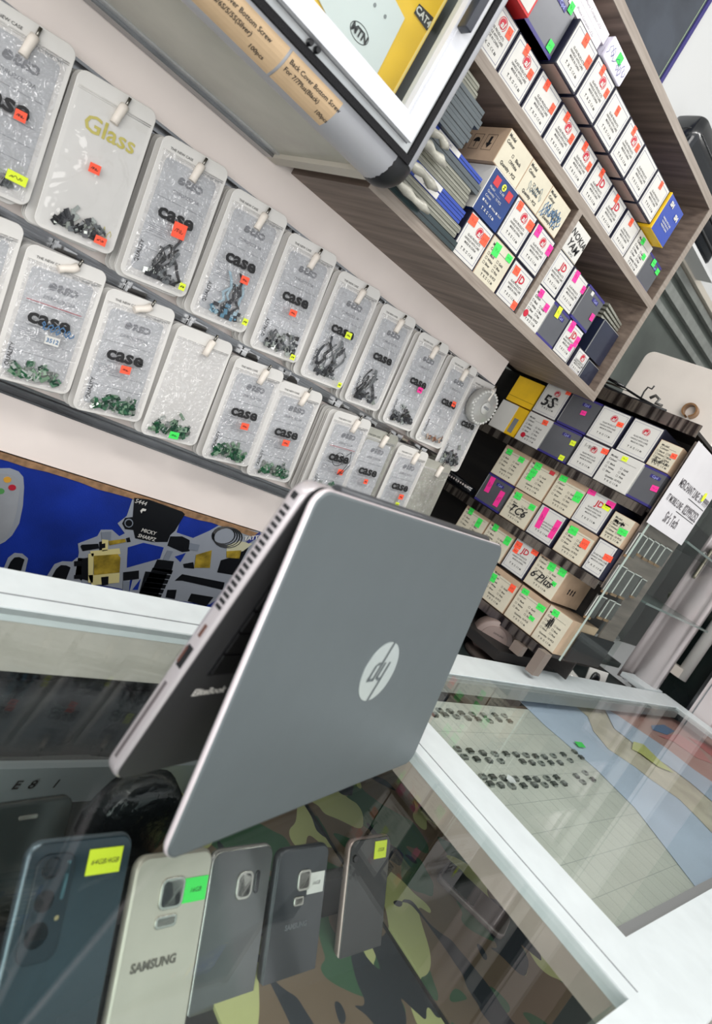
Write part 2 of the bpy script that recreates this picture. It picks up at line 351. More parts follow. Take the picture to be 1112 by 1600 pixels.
def rail_v(y, z0, x0, x1, tap):
    m = MB(); b = .83 - CO[2]; a = z0 - CO[2]
    m.add([(x1 - CO[0], y - CO[1], a), (x1 - CO[0], y - CO[1], b), (x0 - CO[0], y - CO[1], b), (x0 - CO[0], y - CO[1], a + tap),
           (x1 - CO[0], .6 - CO[1], a), (x1 - CO[0], .6 - CO[1], b), (x0 - CO[0], .6 - CO[1], b), (x0 - CO[0], .6 - CO[1], a + tap)],
          [(0, 1, 2, 3), (7, 6, 5, 4), (0, 4, 5, 1), (1, 5, 6, 2), (2, 6, 7, 3), (3, 7, 4, 0)]); return m
for nm, h, v in (('door_frame', rail_h(.580, .3935, .249, .267, .018), rail_v(.580, .249, .3755, .3935, .018)),
                 ('door_bead', rail_h(.583, .3755, .267, .2705, .0035), rail_v(.583, .267, .372, .3755, .0035))):
    ob(nm, h.mesh(nm, ALUW), door); ob(nm, v.mesh(nm, ALUW), door)
cbx('door_glass', -.55, .592, .2705, .372, .5945, .83, film('door_pane', (.93, .95, .94), fres=True, rough=.01), door)
hp_ = onY((729, 46), .568); h = slab(.0095, .17, .014, .0015, .001, hp_.x - .004 - CO[0], hp_.z - CO[2], .566 - CO[1])
ob('door_handle', h.mesh('door_handle', mat('handle_charcoal', (44, 48, 58), .35), True), door)
for px in (469, 481):
    p = onY((px, 76 + (px - 469) * .8), .598); ob('hinge_screw', MB().lathe([(.0001, -.003), (.0025, -.003), (.0032, 0), (.0032, .004)], (p.x - CO[0], .586 - CO[1], .2445 - CO[2]), 'y', 10).mesh('screw', BLACK), cabn)
def curved_label(x0, x1, lines, a0, a1, par):
    R = .0303; mb = MB(); n = 8
    for i in range(n):
        t0 = a0 + (a1 - a0) * i / n; t1 = a0 + (a1 - a0) * (i + 1) / n
        mb.add([(x0, -R * math.cos(t0), -R * math.sin(t0)), (x1, -R * math.cos(t0), -R * math.sin(t0)), (x1, -R * math.cos(t1), -R * math.sin(t1)), (x0, -R * math.cos(t1), -R * math.sin(t1))], [(0, 3, 2, 1)])
    lab = ob('paper_label', mb.mesh('paper_label', mat('tan_paper', (206, 178, 142), .7, noise=.05)), par)
    R += .0003
    for s, tx, s0, sz in lines:
        me = text(s, sz, INK, bold=.0001, align='LEFT').copy()
        for v in me.vertices:
            arc = s0 + (-v.co.z) / R; v.co = (x0 + tx + v.co.x, -R * math.cos(arc), -R * math.sin(arc))
        ob('label_lettering', me, lab)
xa = onY((457, 81), .59).x - CO[0]; xb = onY((536, 162), .59).x - CO[0]
curved_label(xa, xb, [('Back Cover Bottom Screw', .003, .40, .0060), ('For 7/7Plus(Black)', .003, .66, .0060), ('100pcs', .050, .92, .0060)], .16, 1.25, cabn)
curved_label(xa - .088, xa - .003, [('Back Cover Bottom Screw', .003, .40, .0060), ('For 6/6S/5/5S(Silver)', .003, .66, .0060), ('100pcs', .056, .92, .0060)], .16, 1.25, cabn)
# boxed router inside
yb = .632
p0 = onY((611, 158), yb); p1 = onY((688, 27), yb)
rb = thing('router_box', 'yellow router box with white device picture standing inside the glass wall cabinet', 'box', (p0.x, yb, .2505))
ob('carton', MB().box(-.30, 0, 0, 0, .06, .16).mesh('carton', YELC), rb)
ob('carton_edge', MB().box(-.0035, -.0005, .0, -.001, 0, .155).mesh('carton_edge', mat('pale_yellow_edge', (246, 222, 140), .5)), rb)
q = [onY(p, yb) for p in ((588, 115), (632, 28), (608, -18), (514, 26))]
def lq(px, o, y): p = onY(px, y); return (p.x - o[0], p.z - o[2])
OB_ = (p0.x, yb, .2505)
poly = [lq(p, OB_, yb) for p in ((588, 115), (631, 29), (560, -110), (440, -110), (511, 27))]
ob('printed_device', MB().prism(poly if area(poly) > 0 else poly[::-1], -.0014, -.0006).mesh('printed_device', mat('printed_white', (206, 212, 214), .4)), rb)
x, z = lq((560, 52), OB_, yb)
ob('printed_oval', MB().tube([(.0125 * math.cos(a * .2094), 0, .0074 * math.sin(a * .2094)) for a in range(31)], .00035, 5).mesh('oval', INK), rb, (x, -.0016, z))
ob('printed_lettering', text('MTN', .0105, INK, bold=.0004), rb, (x, -.0024, z))
poly = [lq(p, OB_, yb) for p in ((666, 48), (676, 28), (654, 6), (646, 20))]
ob('printed_black_tag', MB().prism(poly if area(poly) > 0 else poly[::-1], -.0014, -.0006).mesh('tag', INK), rb)
x, z = lq((660, 26), OB_, yb); ob('printed_lettering', text('CAT4', .0095, WHITEP, bold=.0003), rb, (x, -.0018, z))
for pp in ((584, 8), (600, 26)):
    x, z = lq(pp, OB_, yb); ob('printed_port', MB().lathe([(.0001, -.0004), (.0018, -.0004), (.0018, 0)], (x, -.0016, z), 'y', 10).mesh('port', MID), rb)

# ------------------------------------------------------------------ wooden shelf unit
UY = .665; UO = (.43, UY, .213)
WOODS = mat('laminate_cross_grain', (146, 128, 116), .55, c2=(92, 79, 71), scale=4, stretch=(16, 1.0, 5), lo=.3, hi=.72)
unit = thing('shelf_unit', 'grey-brown laminate wall shelf unit full of small cartons beside the glass wall cabinet', 'shelf unit', UO)
def ubx(name, x0, y0, z0, x1, y1, z1, m=WOOD):
    o = pbox(name, x0, y0 + .0015, z0, x1, y1, z1, m, unit, UO); pbox('edging', x0, y0, z0, x1, y0 + .0015, z1, WOODE, o, UO); return o
ubx('bottom_board', .43, UY, .213, 1.095, .86, .228, WOODS)
ubx('shelf_board', .43, UY, .407, 1.08, .86, .422, WOODS)
ubx('top_board', .43, UY, .608, 1.08, .86, .623, WOODS)
ubx('end_panel', 1.08, UY, .228, 1.095, .86, .632)
ubx('divider', .772, UY, .228, .784, .845, .407)
pbox('back_panel', .43, .848, .228, 1.08, .86, .608, WOOD, unit, UO)
pbox('end_panel', .418, UY, .228, .43, .86, .632, WOOD, unit, UO)

# ------------------------------------------------------------------ cartons
CM_ = {}
def cached(key, fn):
    if key not in CM_: CM_[key] = fn()
    return CM_[key]
def ringrect(w, h, t, m):
    def f():
        b = MB()
        for a in ((-w / 2, -h / 2, w / 2, -h / 2 + t), (-w / 2, h / 2 - t, w / 2, h / 2), (-w / 2, -h / 2 + t, -w / 2 + t, h / 2 - t), (w / 2 - t, -h / 2 + t, w / 2, h / 2 - t)):
            b.box(a[0], -.0002, a[1], a[2], 0, a[3])
        return b.mesh('printed_frame', m)
    return cached(('rr', round(w, 4), round(h, 4), t, m.name), f)
def icons_mesh(m):
    b = MB()
    # fragile glass / no-hand / recycling ring / CE / arrows
    b.prism([(-.0150, .0018), (-.0118, .0018), (-.0132, -.0002), (-.0132, -.0016), (-.0122, -.0020), (-.0146, -.0020), (-.0136, -.0016), (-.0136, -.0002)][::-1], -.0002, 0)
    b.prism([(-.0088, -.0018), (-.0080, -.0018), (-.0052, .0018), (-.0060, .0018)], -.0002, 0); b.prism([(-.0088, .0018), (-.0080, .0018), (-.0052, -.0018), (-.0060, -.0018)][::-1], -.0003, 0)
    def arc(cx, r, a0, a1, t=.0005):
        n = 8
        for i in range(n):
            u, v = math.radians(a0 + (a1 - a0) * i / n), math.radians(a0 + (a1 - a0) * (i + 1) / n)
            b.add([(cx + r * math.cos(u), -.0002, r * math.sin(u)), (cx + r * math.cos(v), -.0002, r * math.sin(v)), (cx + (r - t) * math.cos(v), -.0002, (r - t) * math.sin(v)), (cx + (r - t) * math.cos(u), -.0002, (r - t) * math.sin(u))], [(0, 1, 2, 3)])
    arc(-.0008, .0019, 20, 160, .0008); arc(-.0008, .0019, 200, 340, .0008)
    arc(.0056, .0018, 60, 300); arc(.0094, .0018, 60, 300); b.box(.0078, -.0002, -.0002, .0092, 0, .0003)
    b.prism([(.0120, -.0018), (.0136, -.0018), (.0136, .0006), (.0128, .0019), (.0120, .0006)], -.0002, 0); b.prism([(.0142, -.0018), (.0154, -.0018), (.0154, .0004), (.0148, .0015), (.0142, .0004)], -.0002, 0)
    return b.mesh('printed_icons', m)
ICON = icons_mesh(INK)
def logo_mesh():
    b = MB(); b.lathe([(.0001, -.0003), (.0058, -.0003), (.0058, 0)], (0, 0, 0), 'y', 24); return b.mesh('logo_disc', RED)
LOGO = logo_mesh()
def logo_ring():
    b = MB(); n = 26
    for i in range(n):
        u, v = math.radians(-60 + 290 * i / n), math.radians(-60 + 290 * (i + 1) / n)
        b.add([(.0076 * math.cos(u), 0, .0076 * math.sin(u)), (.0076 * math.cos(v), 0, .0076 * math.sin(v)), (.0067 * math.cos(v), 0, .0067 * math.sin(v)), (.0067 * math.cos(u), 0, .0067 * math.sin(u))], [(0, 1, 2, 3)])
    return b.mesh('logo_ring', RED)
LOGOR = logo_ring()
def carton(kind, label, w, h, d, loc, rotz=0, st='', group=None, extra=None, tilt=(0, 0)):
    """kind: al / jd / plain (white framed), model (white form), kraft (cream form), grey, blue"""
    root = thing('carton', label, 'box', loc, (tilt[0], tilt[1], rotz), group)
    def P(name, me, x=0, y=0, z=0, par=root, rot=(0, 0, 0)): return ob(name, me, par, (x, y, z), rot)
    def bodym(ms, key):
        def f():
            b = MB(); b.box(0, 0, 0, w, d, h, 0); b.m[0] = 1 if len(ms) > 1 else 0; return b.mesh('carton_body', list(ms))
        return cached(('body', key, round(w, 4), round(h, 4), round(d, 3)), f)
    cx = w / 2
    if kind in ('al', 'jd', 'plain'):
        P('body', bodym((NAVY,), 'n'))
        P('bottom_flap', cached(('bf', w, d), lambda: MB().box(.003, .004, -.0004, w - .003, d - .003, 0).mesh('bottom_flap', PINKT)))
        P('label_panel', cached(('lp', w, h), lambda: MB().box(.0018, -.0006, .0016, w - .0028, 0, h - .0018).mesh('label_panel', WHITEP)))
        P('printed_frame', ringrect(w - .0105, h - .0115, .00035, INKB), cx - .0005, -.0006, h / 2)
        if kind == 'al':
            P('logo_disc', LOGO, cx + .003, -.0006, h * .74); P('logo_ring', LOGOR, cx + .003, -.0009, h * .74)
            P('logo_lettering', text('al', .0105, WHITEP, bold=.0003, shear=.2), cx + .003, -.0012, h * .735)
        if kind == 'jd': P('logo_lettering', text('JD', .0165, RED, bold=.0004), cx + .004, -.001, h * .73)
        for i, s in enumerate(('GLASS PRODUCTS', 'HANDLE WITH CARE', 'MADE IN CHINA')):
            P('printed_line', text(s, .0044, INK, bold=.00003, sx=.86), cx, -.001, h * (.55 - .085 * i))
        P('printed_icons', ICON, cx, -.0006, h * .23)
    elif kind in ('model', 'kraft'):
        fm = WHITEP if kind == 'model' else CREAM
        P('body', bodym((mat('white_card', (214, 212, 206), .6) if kind == 'model' else KRAFT,), kind))
        P('label_panel', cached(('fp', w, h, kind), lambda: MB().box(.001, -.0004, .001, w - .001, 0, h * (.84 if kind == 'kraft' and w > .06 else .985)).mesh('label_panel', fm)))
        P('printed_line', text('Model:', .0056, INK, bold=.0001, align='LEFT'), .006, -.0008, h * .84)
        P('printed_line', text('Colour:', .0056, INK, bold=.0001, align='LEFT'), .006, -.0008, h * .73)
        P('printed_rule', cached(('rule', w), lambda: MB().box(.022, -.0002, 0, w - .008, 0, .0004).mesh('rule', INK)), 0, -.0005, h * .78)
        for i, (a, b_) in enumerate((('Black', 'Gold'), ('White', 'Blue'), ('Silver', 'Pink'))):
            z = h * (.60 - .115 * i)
            for x, s in ((.0085, a), (.036, b_)):
                P('check_box', ringrect(.0038, .0038, .0004, INK), x * w / .066, -.0005, z)
                P('printed_word', text(s, .0050, INK, bold=.0001, align='LEFT'), (x + .0045) * w / .066, -.0008, z)
        P('printed_line', text('Quantity: 10 PCS', .0050, INK, bold=.0001), cx, -.0008, h * .245)
        P('printed_icons', ICON, cx, -.0005, h * .13)
    elif kind == 'grey':
        P('body', bodym((GREYC,), 'g'))
        P('indigo_edge', cached(('ie', w, h, d), lambda: MB().box(-.0004, -.0004, 0, w + .0004, d, .0045).mesh('indigo_edge', INDIGO)))
        P('indigo_edge', cached(('ie2', w, h, d), lambda: MB().box(-.0004, -.0004, h - .0035, w + .0004, d, h + .0004).mesh('indigo_edge', INDIGO)))
        P('corner_edge', cached(('ce', h), lambda: MB().box(-.0005, -.0005, .0045, .0006, .0008, h - .0035).mesh('corner_edge', ALU)))
        P('logo_band', cached('lb', lambda: MB().box(-.010, -.0006, -.0032, .010, 0, .0032).mesh('logo_band', INDIGO)), cx + .006, 0, h * .8)
        P('logo_lettering', text('Cpd', .0068, mat('pale_blue_ink', (150, 156, 210), .5), bold=.0001), cx + .006, -.001, h * .8)
    elif kind == 'blue':
        P('body', bodym((BLUED,), 'b')); P('pale_edge', cached(('pe', w, h, d), lambda: MB().box(-.0006, -.0006, 0, .001, d, h).box(0, -.0006, h - .001, w, d, h + .0004).mesh('pale_edge', WHITEP)))
        P('logo_disc', cached('yd', lambda: MB().lathe([(.0001, -.0003), (.0045, -.0003), (.0045, 0)], (0, 0, 0), 'y', 20).mesh('logo_disc', mat('lime_yellow', (214, 220, 70), .5))), cx + .002, 0, h * .83)
        P('logo_lettering', text('Z', .006, INK, bold=.0002), cx + .002, -.0008, h * .83)
        for s, x, z in (('TS AR', cx + .006, .70), ('Model: ______', .008, .62), ('Quantity:  10 PCS', .008, .52), ('Colour:', .008, .42)):
            P('printed_line', text(s, .0046, WHITEP, align='LEFT'), x if s != 'TS AR' else cx - .003, -.0006, h * z)
        for x in (.010, .027, .044):
            P('printed_square', cached('sq', lambda: MB().box(-.0015, -.0002, -.0015, .0015, 0, .0015).mesh('square', WHITEP)), x, 0, h * .31)
        for x, s in ((.013, 'Black'), (.030, 'White'), (.047, 'Gold')): P('printed_word', text(s, .0040, WHITEP, align='LEFT'), x, -.0006, h * .31)
        P('printed_icons', cached('icw', lambda: icons_mesh(WHITEP)), cx - .002, -.0005, h * .16)
    for n, s in enumerate(st.split()):
        c = STK[s[0]]; u, v, sw, sh = [float(x) for x in s[1:].split(',')]
        r = ((n * 37) % 7 - 3) * .03
        sk = P('price_sticker', cached(('st', s[0], sw, sh), lambda: MB().box(-sw * .03, -.0003, -sh * .03, sw * .03, 0, sh * .03).mesh('price_sticker', c)), u * w, -.0010, v * h, rot=(0, r, 0))
        P('handwriting', cached(('hw', sw, sh, n % 3), lambda: ribbon(scribble(n + 5, sw * .045, sh * .02, 7), .0003, INK)), u * w, -.0014, v * h)
    if extra: extra(P, w, h)
    return root
# upper bay of the shelf unit --------------------------------------------------
def w_text(s, x, z, size, m=INK, bold=.0005, shear=0.0, rot=0.0):
    def f(P, w, h):
        for i, line in enumerate(s.split('\n')): P('handwriting', text(line, size, m, bold=bold, shear=shear), x * w, -.0016, z * h - i * size * .95, rot=(0, rot, 0))
    return f
def w_scrib(seed, x, z, sw, sh, m=INK, t=.0008):
    def f(P, w, h): P('handwriting', ribbon(scribble(seed, sw, sh), t, m), x * w, -.0016, z * h)
    return f
O2 = 'o.33,.86,.16,.2 o.83,.66,.15,.2'
W1, H1 = .0585, .0575
row = [('al', 'o.80,.74,.15,.2', 'white red-logo carton with one orange sticker'), ('al', 'o.38,.88,.15,.2 o.80,.66,.15,.18', 'white red-logo carton with two orange stickers'),
       ('plain', O2, 'plain white carton without logo, two orange stickers'), ('al', O2, 'white red-logo carton with orange stickers'), ('al', O2, 'white red-logo carton with orange stickers'),
       ('jd', 'o.36,.88,.16,.2', 'white carton lettered JD with pen mark'), ('jd', 'o.38,.86,.16,.2', 'white carton lettered JD'), ('plain', 'o.42,.84,.16,.2', 'plain white carton with one orange sticker')]
x = .4525
G1 = 'cartons along the top bay of the shelf unit'
for i, (k, s, lab) in enumerate(row):
    carton(k, '%s, %s from cabinet, upper bay bottom layer' % (lab, ORD[i]), W1, H1, .15, (x, .6700 + random.uniform(0, .002), .4222), 0, s, G1); x += .0613
carton('model', 'white text-only carton with two green stickers, second from shelf end', W1, H1, .15, (x, .671, .4222), 0, 'g.35,.85,.18,.18 g.80,.60,.18,.15', G1); x += .0613
carton('grey', 'grey satin carton with two green stickers at the end of the bottom layer', .056, .052, .13, (x, .672, .4222), 0, 'g.42,.86,.2,.2 g.86,.80,.2,.16', G1)
x = .5725
row = [('plain', 'o.45,.86,.18,.22 o.84,.66,.18,.22', 'plain white carton with two big orange stickers'), ('al', 'o.34,.88,.14,.2 o.84,.70,.14,.18', 'white red-logo carton with two orange stickers'),
       ('plain', 'o.46,.74,.14,.2', 'plain white carton with one orange sticker in its middle'), ('al', 'o.34,.88,.14,.2 o.80,.74,.14,.18', 'white red-logo carton with two orange stickers'),
       ('plain', '', 'plain white carton with no sticker'), ('plain', 'o.46,.84,.14,.2', 'plain white carton with one high orange sticker')]
for i, (k, s, lab) in enumerate(row):
    carton(k, '%s, %s in upper bay top layer' % (lab, ORD[i + 1]), W1, .0595, .15, (x, .6550, .4862), 0, s, G1); x += .0603
def yb_extra(P, w, h):
    P('yellow_edge', MB().box(-.0008, -.0006, 0, .0022, .12, h).box(0, 0, -.0006, w, .12, .0004).mesh('yellow_edge', YELC))
    for z in (.80, .78):
        P('printed_mark', text('SM', .0105, WHITEP, bold=.0006), (.30 if z == .80 else .78) * w, -.001, (.84 if z == .80 else .74) * h)
    for i, s in enumerate(('HANDLE WITH CARE', 'GLASS PRODUCTS', 'MADE IN CHINA')): P('printed_line', text(s, .0044, WHITEP, bold=.0001, sx=.8), w * .5, -.001, h * (.46 - .08 * i))
c = carton('x', 'royal blue carton with yellow edge and white lettering ending the top layer', .062, .064, .12, (.9345, .652, .4822), 0, '', G1, yb_extra)
ob('body', MB().box(0, 0, 0, .062, .12, .064).mesh('carton_body', BLUEB), c)
carton('grey', 'large grey carton with indigo edges and green stickers, first in the top layer', .066, .066, .15, (.5030, .6630, .4862), 0, 'g.82,.92,.16,.2 g.84,.16,.18,.2', G1)
# third layer
c = thing('carton', 'red and white carton in the top layer nearest the cabinet', 'box', (.4430, .657, .4862), group=G1)
ob('body', MB().box(0, 0, 0, .0590, .12, .060).mesh('carton_body', mat('red_card', (196, 40, 44), .5)), c); ob('label_panel', MB().box(.003, -.0006, .003, .056, 0, .040).mesh('label_panel', WHITEP), c)
for i in range(2):
    c = thing('carton', ('upper' if i else 'lower') + ' flat white printed pack lying on the grey carton in the top bay', 'box', (.548 + .006 * i, .662, .5477 + .0155 * i), group=G1)
    ob('body', MB().box(0, 0, 0, .083, .12, .015).mesh('carton_body', mat('white_pack', (222, 216, 222), .4)), c)
    ob('printed_line', text('iPhone Complete LCD', .0052, MID), c, (.04, -.0008, .0075))
c = thing('blister_tray', 'clear tray with blue scribble and green sticker on the top layer of cartons', 'tray', (.6365, .651, .5462))
ob('tray', slab(.058, .03, .006, .003, .001).mesh('tray', mat('milky_plastic', (206, 204, 220), .15, coat=.5), True), c)
ob('lid', MB().box(.002, .006, 0, .056, .12, .030).mesh('lid', mat('milky_plastic', (0, 0, 0))), c)
ob('price_sticker', MB().box(.024, -.0006, .014, .036, 0, .026).mesh('price_sticker', GREEN), c)
ob('handwriting', ribbon(scribble(3, .05, .02, 12), .0007, INKB), c, (.028, -.001, .013))
# lower bay -------------------------------------------------------------------
G2 = 'cartons in the lower bay of the shelf unit'
carton('al', 'white red-logo carton with orange stickers, lowest, beside the flat packs', .0575, .0600, .14, (.5905, .668, .2282), 0, 'o.16,.84,.26,.22 o.80,.72,.24,.24', G2)
carton('kraft', 'cream form carton with green stickers low in the shelf bay before the divider', .0590, .0600, .14, (.6500, .669, .2282), 0, 'g.30,.78,.24,.3 g.82,.86,.22,.16', G2)
carton('jd', 'white JD carton with orange stickers touching the wooden divider, bottom layer', .0580, .0590, .14, (.7110, .668, .2282), 0, 'o.24,.80,.24,.2 o.84,.14,.2,.2', G2)
carton('blue', 'deep blue printed carton with red stickers in the middle layer', .0610, .0600, .14, (.5850, .666, .2890), 0, '', G2, lambda P, w, h: [P('price_sticker', MB().box(-.006, -.0004, -.006, .006, 0, .006).mesh('sticker', mat('dull_red_sticker', (190, 52, 60), .6)), u * w, 0, v * h) for u, v in ((.26, .80), (.80, .78))])
carton('al', 'white red-logo carton with two orange stickers in the middle layer of lower bay', .0590, .0600, .14, (.6485, .667, .2890), 0, 'o.22,.86,.18,.2 o.86,.74,.24,.22', G2)
carton('al', 'white red-logo carton with pink stickers against the divider', .0590, .0590, .14, (.7105, .668, .2890), 0, 'p.18,.84,.2,.26 p.90,.74,.18,.26', G2)
def big_extra(txtc):
    def f(P, w, h): pass
    return f
def kraft_big(lab, x, seed, side, ext):
    c = thing('carton', lab, 'box', (x, .668, .3502), group=G2)
    ob('body', MB().box(0, 0, 0, .0605, .14, .0475).mesh('carton_body', KRAFT), c)
    ob('label_panel', MB().box(.0008, -.0004, .0008, .0598, 0, .0468).mesh('label_panel', CREAM), c)
    for s, u, z in (('Model', .010, .041), ('Colour', .012, .0335), ('Black', .040, .0255), ('White', .036, .0180), ('Quantity - PCS', .030, .0085)):
        ob('printed_line', text(s, .0062, INK, bold=.00015), c, (u, -.0008, z))
    for z in (.0255, .018): ob('check_box', ringrect(.0038, .0038, .0004, INK), c, (.026, -.0006, z))
    if ext: ob('handwriting', ribbon(scribble(seed, .036, .020, 10), .0006, mat('teal_ink', (60, 100, 120), .6)), c, (.034, -.0010, .022))
    if side:
        m = MB()
        m.T = Matrix.Translation((-.0004, .05, .026)) @ Matrix.Rotation(math.radians(-90), 4, 'Z')
        m.prism([(-.006, 0)] + [(.006 * math.cos(math.radians(a)), .006 * math.sin(math.radians(a))) for a in range(0, 181, 20)], -.0003, 0)
        m.box(-.0004, -.0003, -.008, .0004, 0, 0); ob('printed_umbrella', m.mesh('printed_umbrella', INK), c)
        m = MB(); m.T = Matrix.Translation((-.0004, .025, .026)) @ Matrix.Rotation(math.radians(-90), 4, 'Z')
        m.prism([(-.002, .008), (-.002, -.001), (-.005, -.001), (0, -.008), (.005, -.001), (.002, -.001), (.002, .008)], -.0003, 0); ob('printed_arrow', m.mesh('printed_arrow', INK), c)
        for yy in (.05, .025, .075): ob('printed_frame', ringrect(.018, .022, .0003, INK), c, (-.0003, yy, .026), (0, 0, -math.pi / 2))
    return c
kraft_big('kraft carton printed with an umbrella and arrow, top layer by the grey packs', .5775, 1, True, False)
kraft_big('kraft form carton with faint pen strokes, middle of the top layer', .6385, 2, False, True)
c = kraft_big('kraft form carton covered in blue pen strokes against the divider', .6995, 9, False, True)
ob('handwriting', ribbon(scribble(21, .05, .03, 20), .0011, mat('blue_pen', (70, 110, 150), .6)), c, (.030, -.0012, .018))
carton('model', 'white form carton with pink stickers and small red logo just past the divider', .0560, .0600, .14, (.7850, .668, .2282), 0, 'p.28,.86,.2,.2 p.80,.70,.2,.2', G2, lambda P, w, h: P('logo_disc', LOGO, .14 * w, -.0008, .22 * h))
carton('grey', 'grey satin carton with a yellow sticker in the bottom layer past the divider', .0570, .0600, .14, (.8420, .668, .2282), 0, 'y.36,.86,.2,.3', G2)
carton('jd', 'white JD carton with three pink stickers at the bottom of the bay', .0550, .0600, .14, (.9000, .667, .2282), 0, 'p.24,.86,.22,.3 p.86,.66,.2,.3 p.74,.42,.16,.2', G2)
carton('jd', 'white JD carton without stickers below the hand-lettered carton', .0520, .0605, .14, (.7850, .668, .2890), 0, '', G2)
carton('plain', 'white carton with two pink stickers in the middle layer past the divider', .0530, .0605, .14, (.8395, .668, .2890), 0, 'p.26,.84,.2,.3 p.90,.76,.16,.2', G2)
carton('grey', 'grey satin carton with white and pink stickers, middle layer past the divider', .0610, .0605, .14, (.8950, .666, .2890), 0, 'p.84,.44,.18,.2', G2, lambda P, w, h: P('price_sticker', MB().box(-.004, -.0004, -.004, .004, 0, .004).mesh('sticker', WHITEP), .30 * w, 0, .90 * h))
c = thing('carton', 'white carton hand-lettered NOKIA YAM in black just past the divider', 'box', (.7850, .668, .3500), group=G2)
ob('body', MB().box(0, 0, 0, .0500, .14, .048).mesh('carton_body', CREAM), c)
ob('label_panel', MB().box(.001, -.0006, .001, .049, 0, .047).mesh('label_panel', WHITEP), c)
ob('handwriting', text('NOKIA', .0150, INK, bold=.0002, shear=.15), c, (.025, -.0014, .031), (0, .10, 0)); ob('handwriting', text('YAM', .0170, INK, bold=.0003, shear=.2), c, (.022, -.0014, .016), (0, .1, 0)); ob('printed_line', text('10 PCS', .005, INK), c, (.026, -.001, .005))
# right end of the lower bay
c = thing('carton', 'narrow white carton with a red tag leaning in the bay end', 'box', (.9600, .685, .2282), (0, .0, 0), G2)
ob('body', MB().box(0, 0, 0, .022, .12, .046).mesh('carton_body', WHITEP), c); ob('printed_tag', MB().box(.006, -.0006, .012, .018, 0, .024).mesh('tag', RED), c)
ob('printed_lettering', text('al', .008, WHITEP, bold=.0003), c, (.012, -.0010, .018))
carton('al', 'small white red-logo carton near the bay end beside the navy cases', .044, .044, .11, (.9840, .680, .2282), 0, '', G2)
NG = mat('navy_glossy_card', (34, 40, 62), .25, coat=.3, noise=.2, scale=10)
def case_(lab, x, y, z, w, d, h, disc=False):
    c = thing('carton', lab, 'box', (x, y, z), group='dark navy cases at the end of the bay')
    ob('body', MB().box(0, 0, 0, w, d, h).mesh('carton_body', NG), c)
    ob('pale_edge', MB().box(-.0005, -.0005, 0, .0008, .0008, h).box(0, -.0005, h - .0006, w, .0006, h + .0003).mesh('pale_edge', ALU), c)
    if disc: ob('embossed_disc', MB().lathe([(.0001, -.0006), (.022, -.0006), (.024, 0)], (0, .05, h / 2), 'x', 24).mesh('disc', BLACK), c)
    return c
case_('small dark navy case standing below the large one at the bay end', 1.0300, .680, .2282, .045, .11, .040)
case_('large dark navy glossy case with a round embossed disc', 1.0080, .682, .2735, .066, .12, .066, True)
c = thing('film_roll_pack', 'crinkled silver foil pack lying over the large navy case', 'pack', (1.0050, .69, .3405))
mb = MB()
for k in range(4): mb.add([(0, 0, .008 * k), (.070, 0, .006 * k), (.070, .12, .006 * k), (0, .12, .008 * k), (0, 0, .008 * k + .004), (.070, 0, .006 * k + .004), (.070, .12, .006 * k + .004), (0, .12, .008 * k + .004)], [(0, 3, 2, 1), (4, 5, 6, 7), (0, 1, 5, 4), (1, 2, 6, 5), (2, 3, 7, 6), (3, 0, 4, 7)])
ob('foil_sheets', mb.mesh('foil_sheets', mat('crinkled_foil', (176, 176, 164), .2, .6, bump=.8, bscale=150)), c)
# flat packs stacked beside the cabinet -------------------------------------------
PKG = mat('grey_pack_card', (84, 92, 96), .35, noise=.08); PKS = mat('olive_grey_sleeve', (128, 128, 116), .3, noise=.12, scale=30, coat=.3); PKD = mat('bottle_green_pack', (40, 54, 56), .15, coat=.5)
def flat_pack(lab, x1, z0, h, m, kind='box', y=.662, x0=.436):
    c = thing('flat_pack', lab, 'pack', (x0, y, z0), group='flat screen packs stacked beside the cabinet')
    w = x1 - x0
    if kind == 'sleeve':
        s = MB(); s.loops([[(0, 0, 0), (0, .12, 0), (0, .12, h * .92), (0, 0, h * .92)], [(w - .004, 0, 0), (w - .004, .12, 0), (w - .004, .12, h * .9), (w - .004, 0, h * .9)], [(w, .003, h * .25), (w, .117, h * .25), (w, .117, h * .7), (w, .003, h * .7)]])
        ob('sleeve', s.mesh('sleeve', m), c); ob('fold', MB().tube([(0, -.0004, h * .6), (w - .004, -.0004, h * .56)], .0007, 5).mesh('fold', mat('sleeve_edge', (168, 168, 156), .3)), c)
    else:
        ob('body', MB().box(0, 0, 0, w, .12, h * .93).mesh('body', m), c)
        ob('lid_seam', MB().box(0, -.0004, h * .40, w, 0, h * .46).mesh('seam', BLACK), c)
        if kind == 'label': ob('label_panel', MB().box(w * .28, -.0006, h * .08, w * .62, 0, h * .86).mesh('label_panel', WHITEP), c); ob('printed_line', text('5G 6G', h * .5, INKB), c, (w * .45, -.001, h * .45)); ob('yellow_end', MB().box(0, -.0006, 0, w * .14, 0, h * .93).mesh('yellow_end', YELC), c)
    return c
z = .2282
seq = [('thin bottle-green pack at the very bottom of the stack', .592, .0135, PKD, 'box'), ('olive sleeve resting on the bottle-green pack', .585, .008, PKS, 'sleeve'), ('second olive sleeve low in the stack', .587, .009, PKS, 'sleeve'),
       ('lower blue pack with white label and yellow end', .576, .0095, BLUEB, 'label'), ('upper blue pack with white label and yellow end', .577, .0085, BLUEB, 'label'),
       ('olive sleeve just above the blue packs', .573, .0085, PKS, 'sleeve'), ('thin olive sleeve in the middle of the stack', .572, .0085, PKS, 'sleeve'), ('olive sleeve beneath the long grey pack', .569, .008, PKS, 'sleeve'),
       ('long dark grey pack reaching furthest in the middle', .578, .0125, PKG, 'box'), ('blue pack with white label above the long grey pack', .573, .008, BLUEB, 'label')]
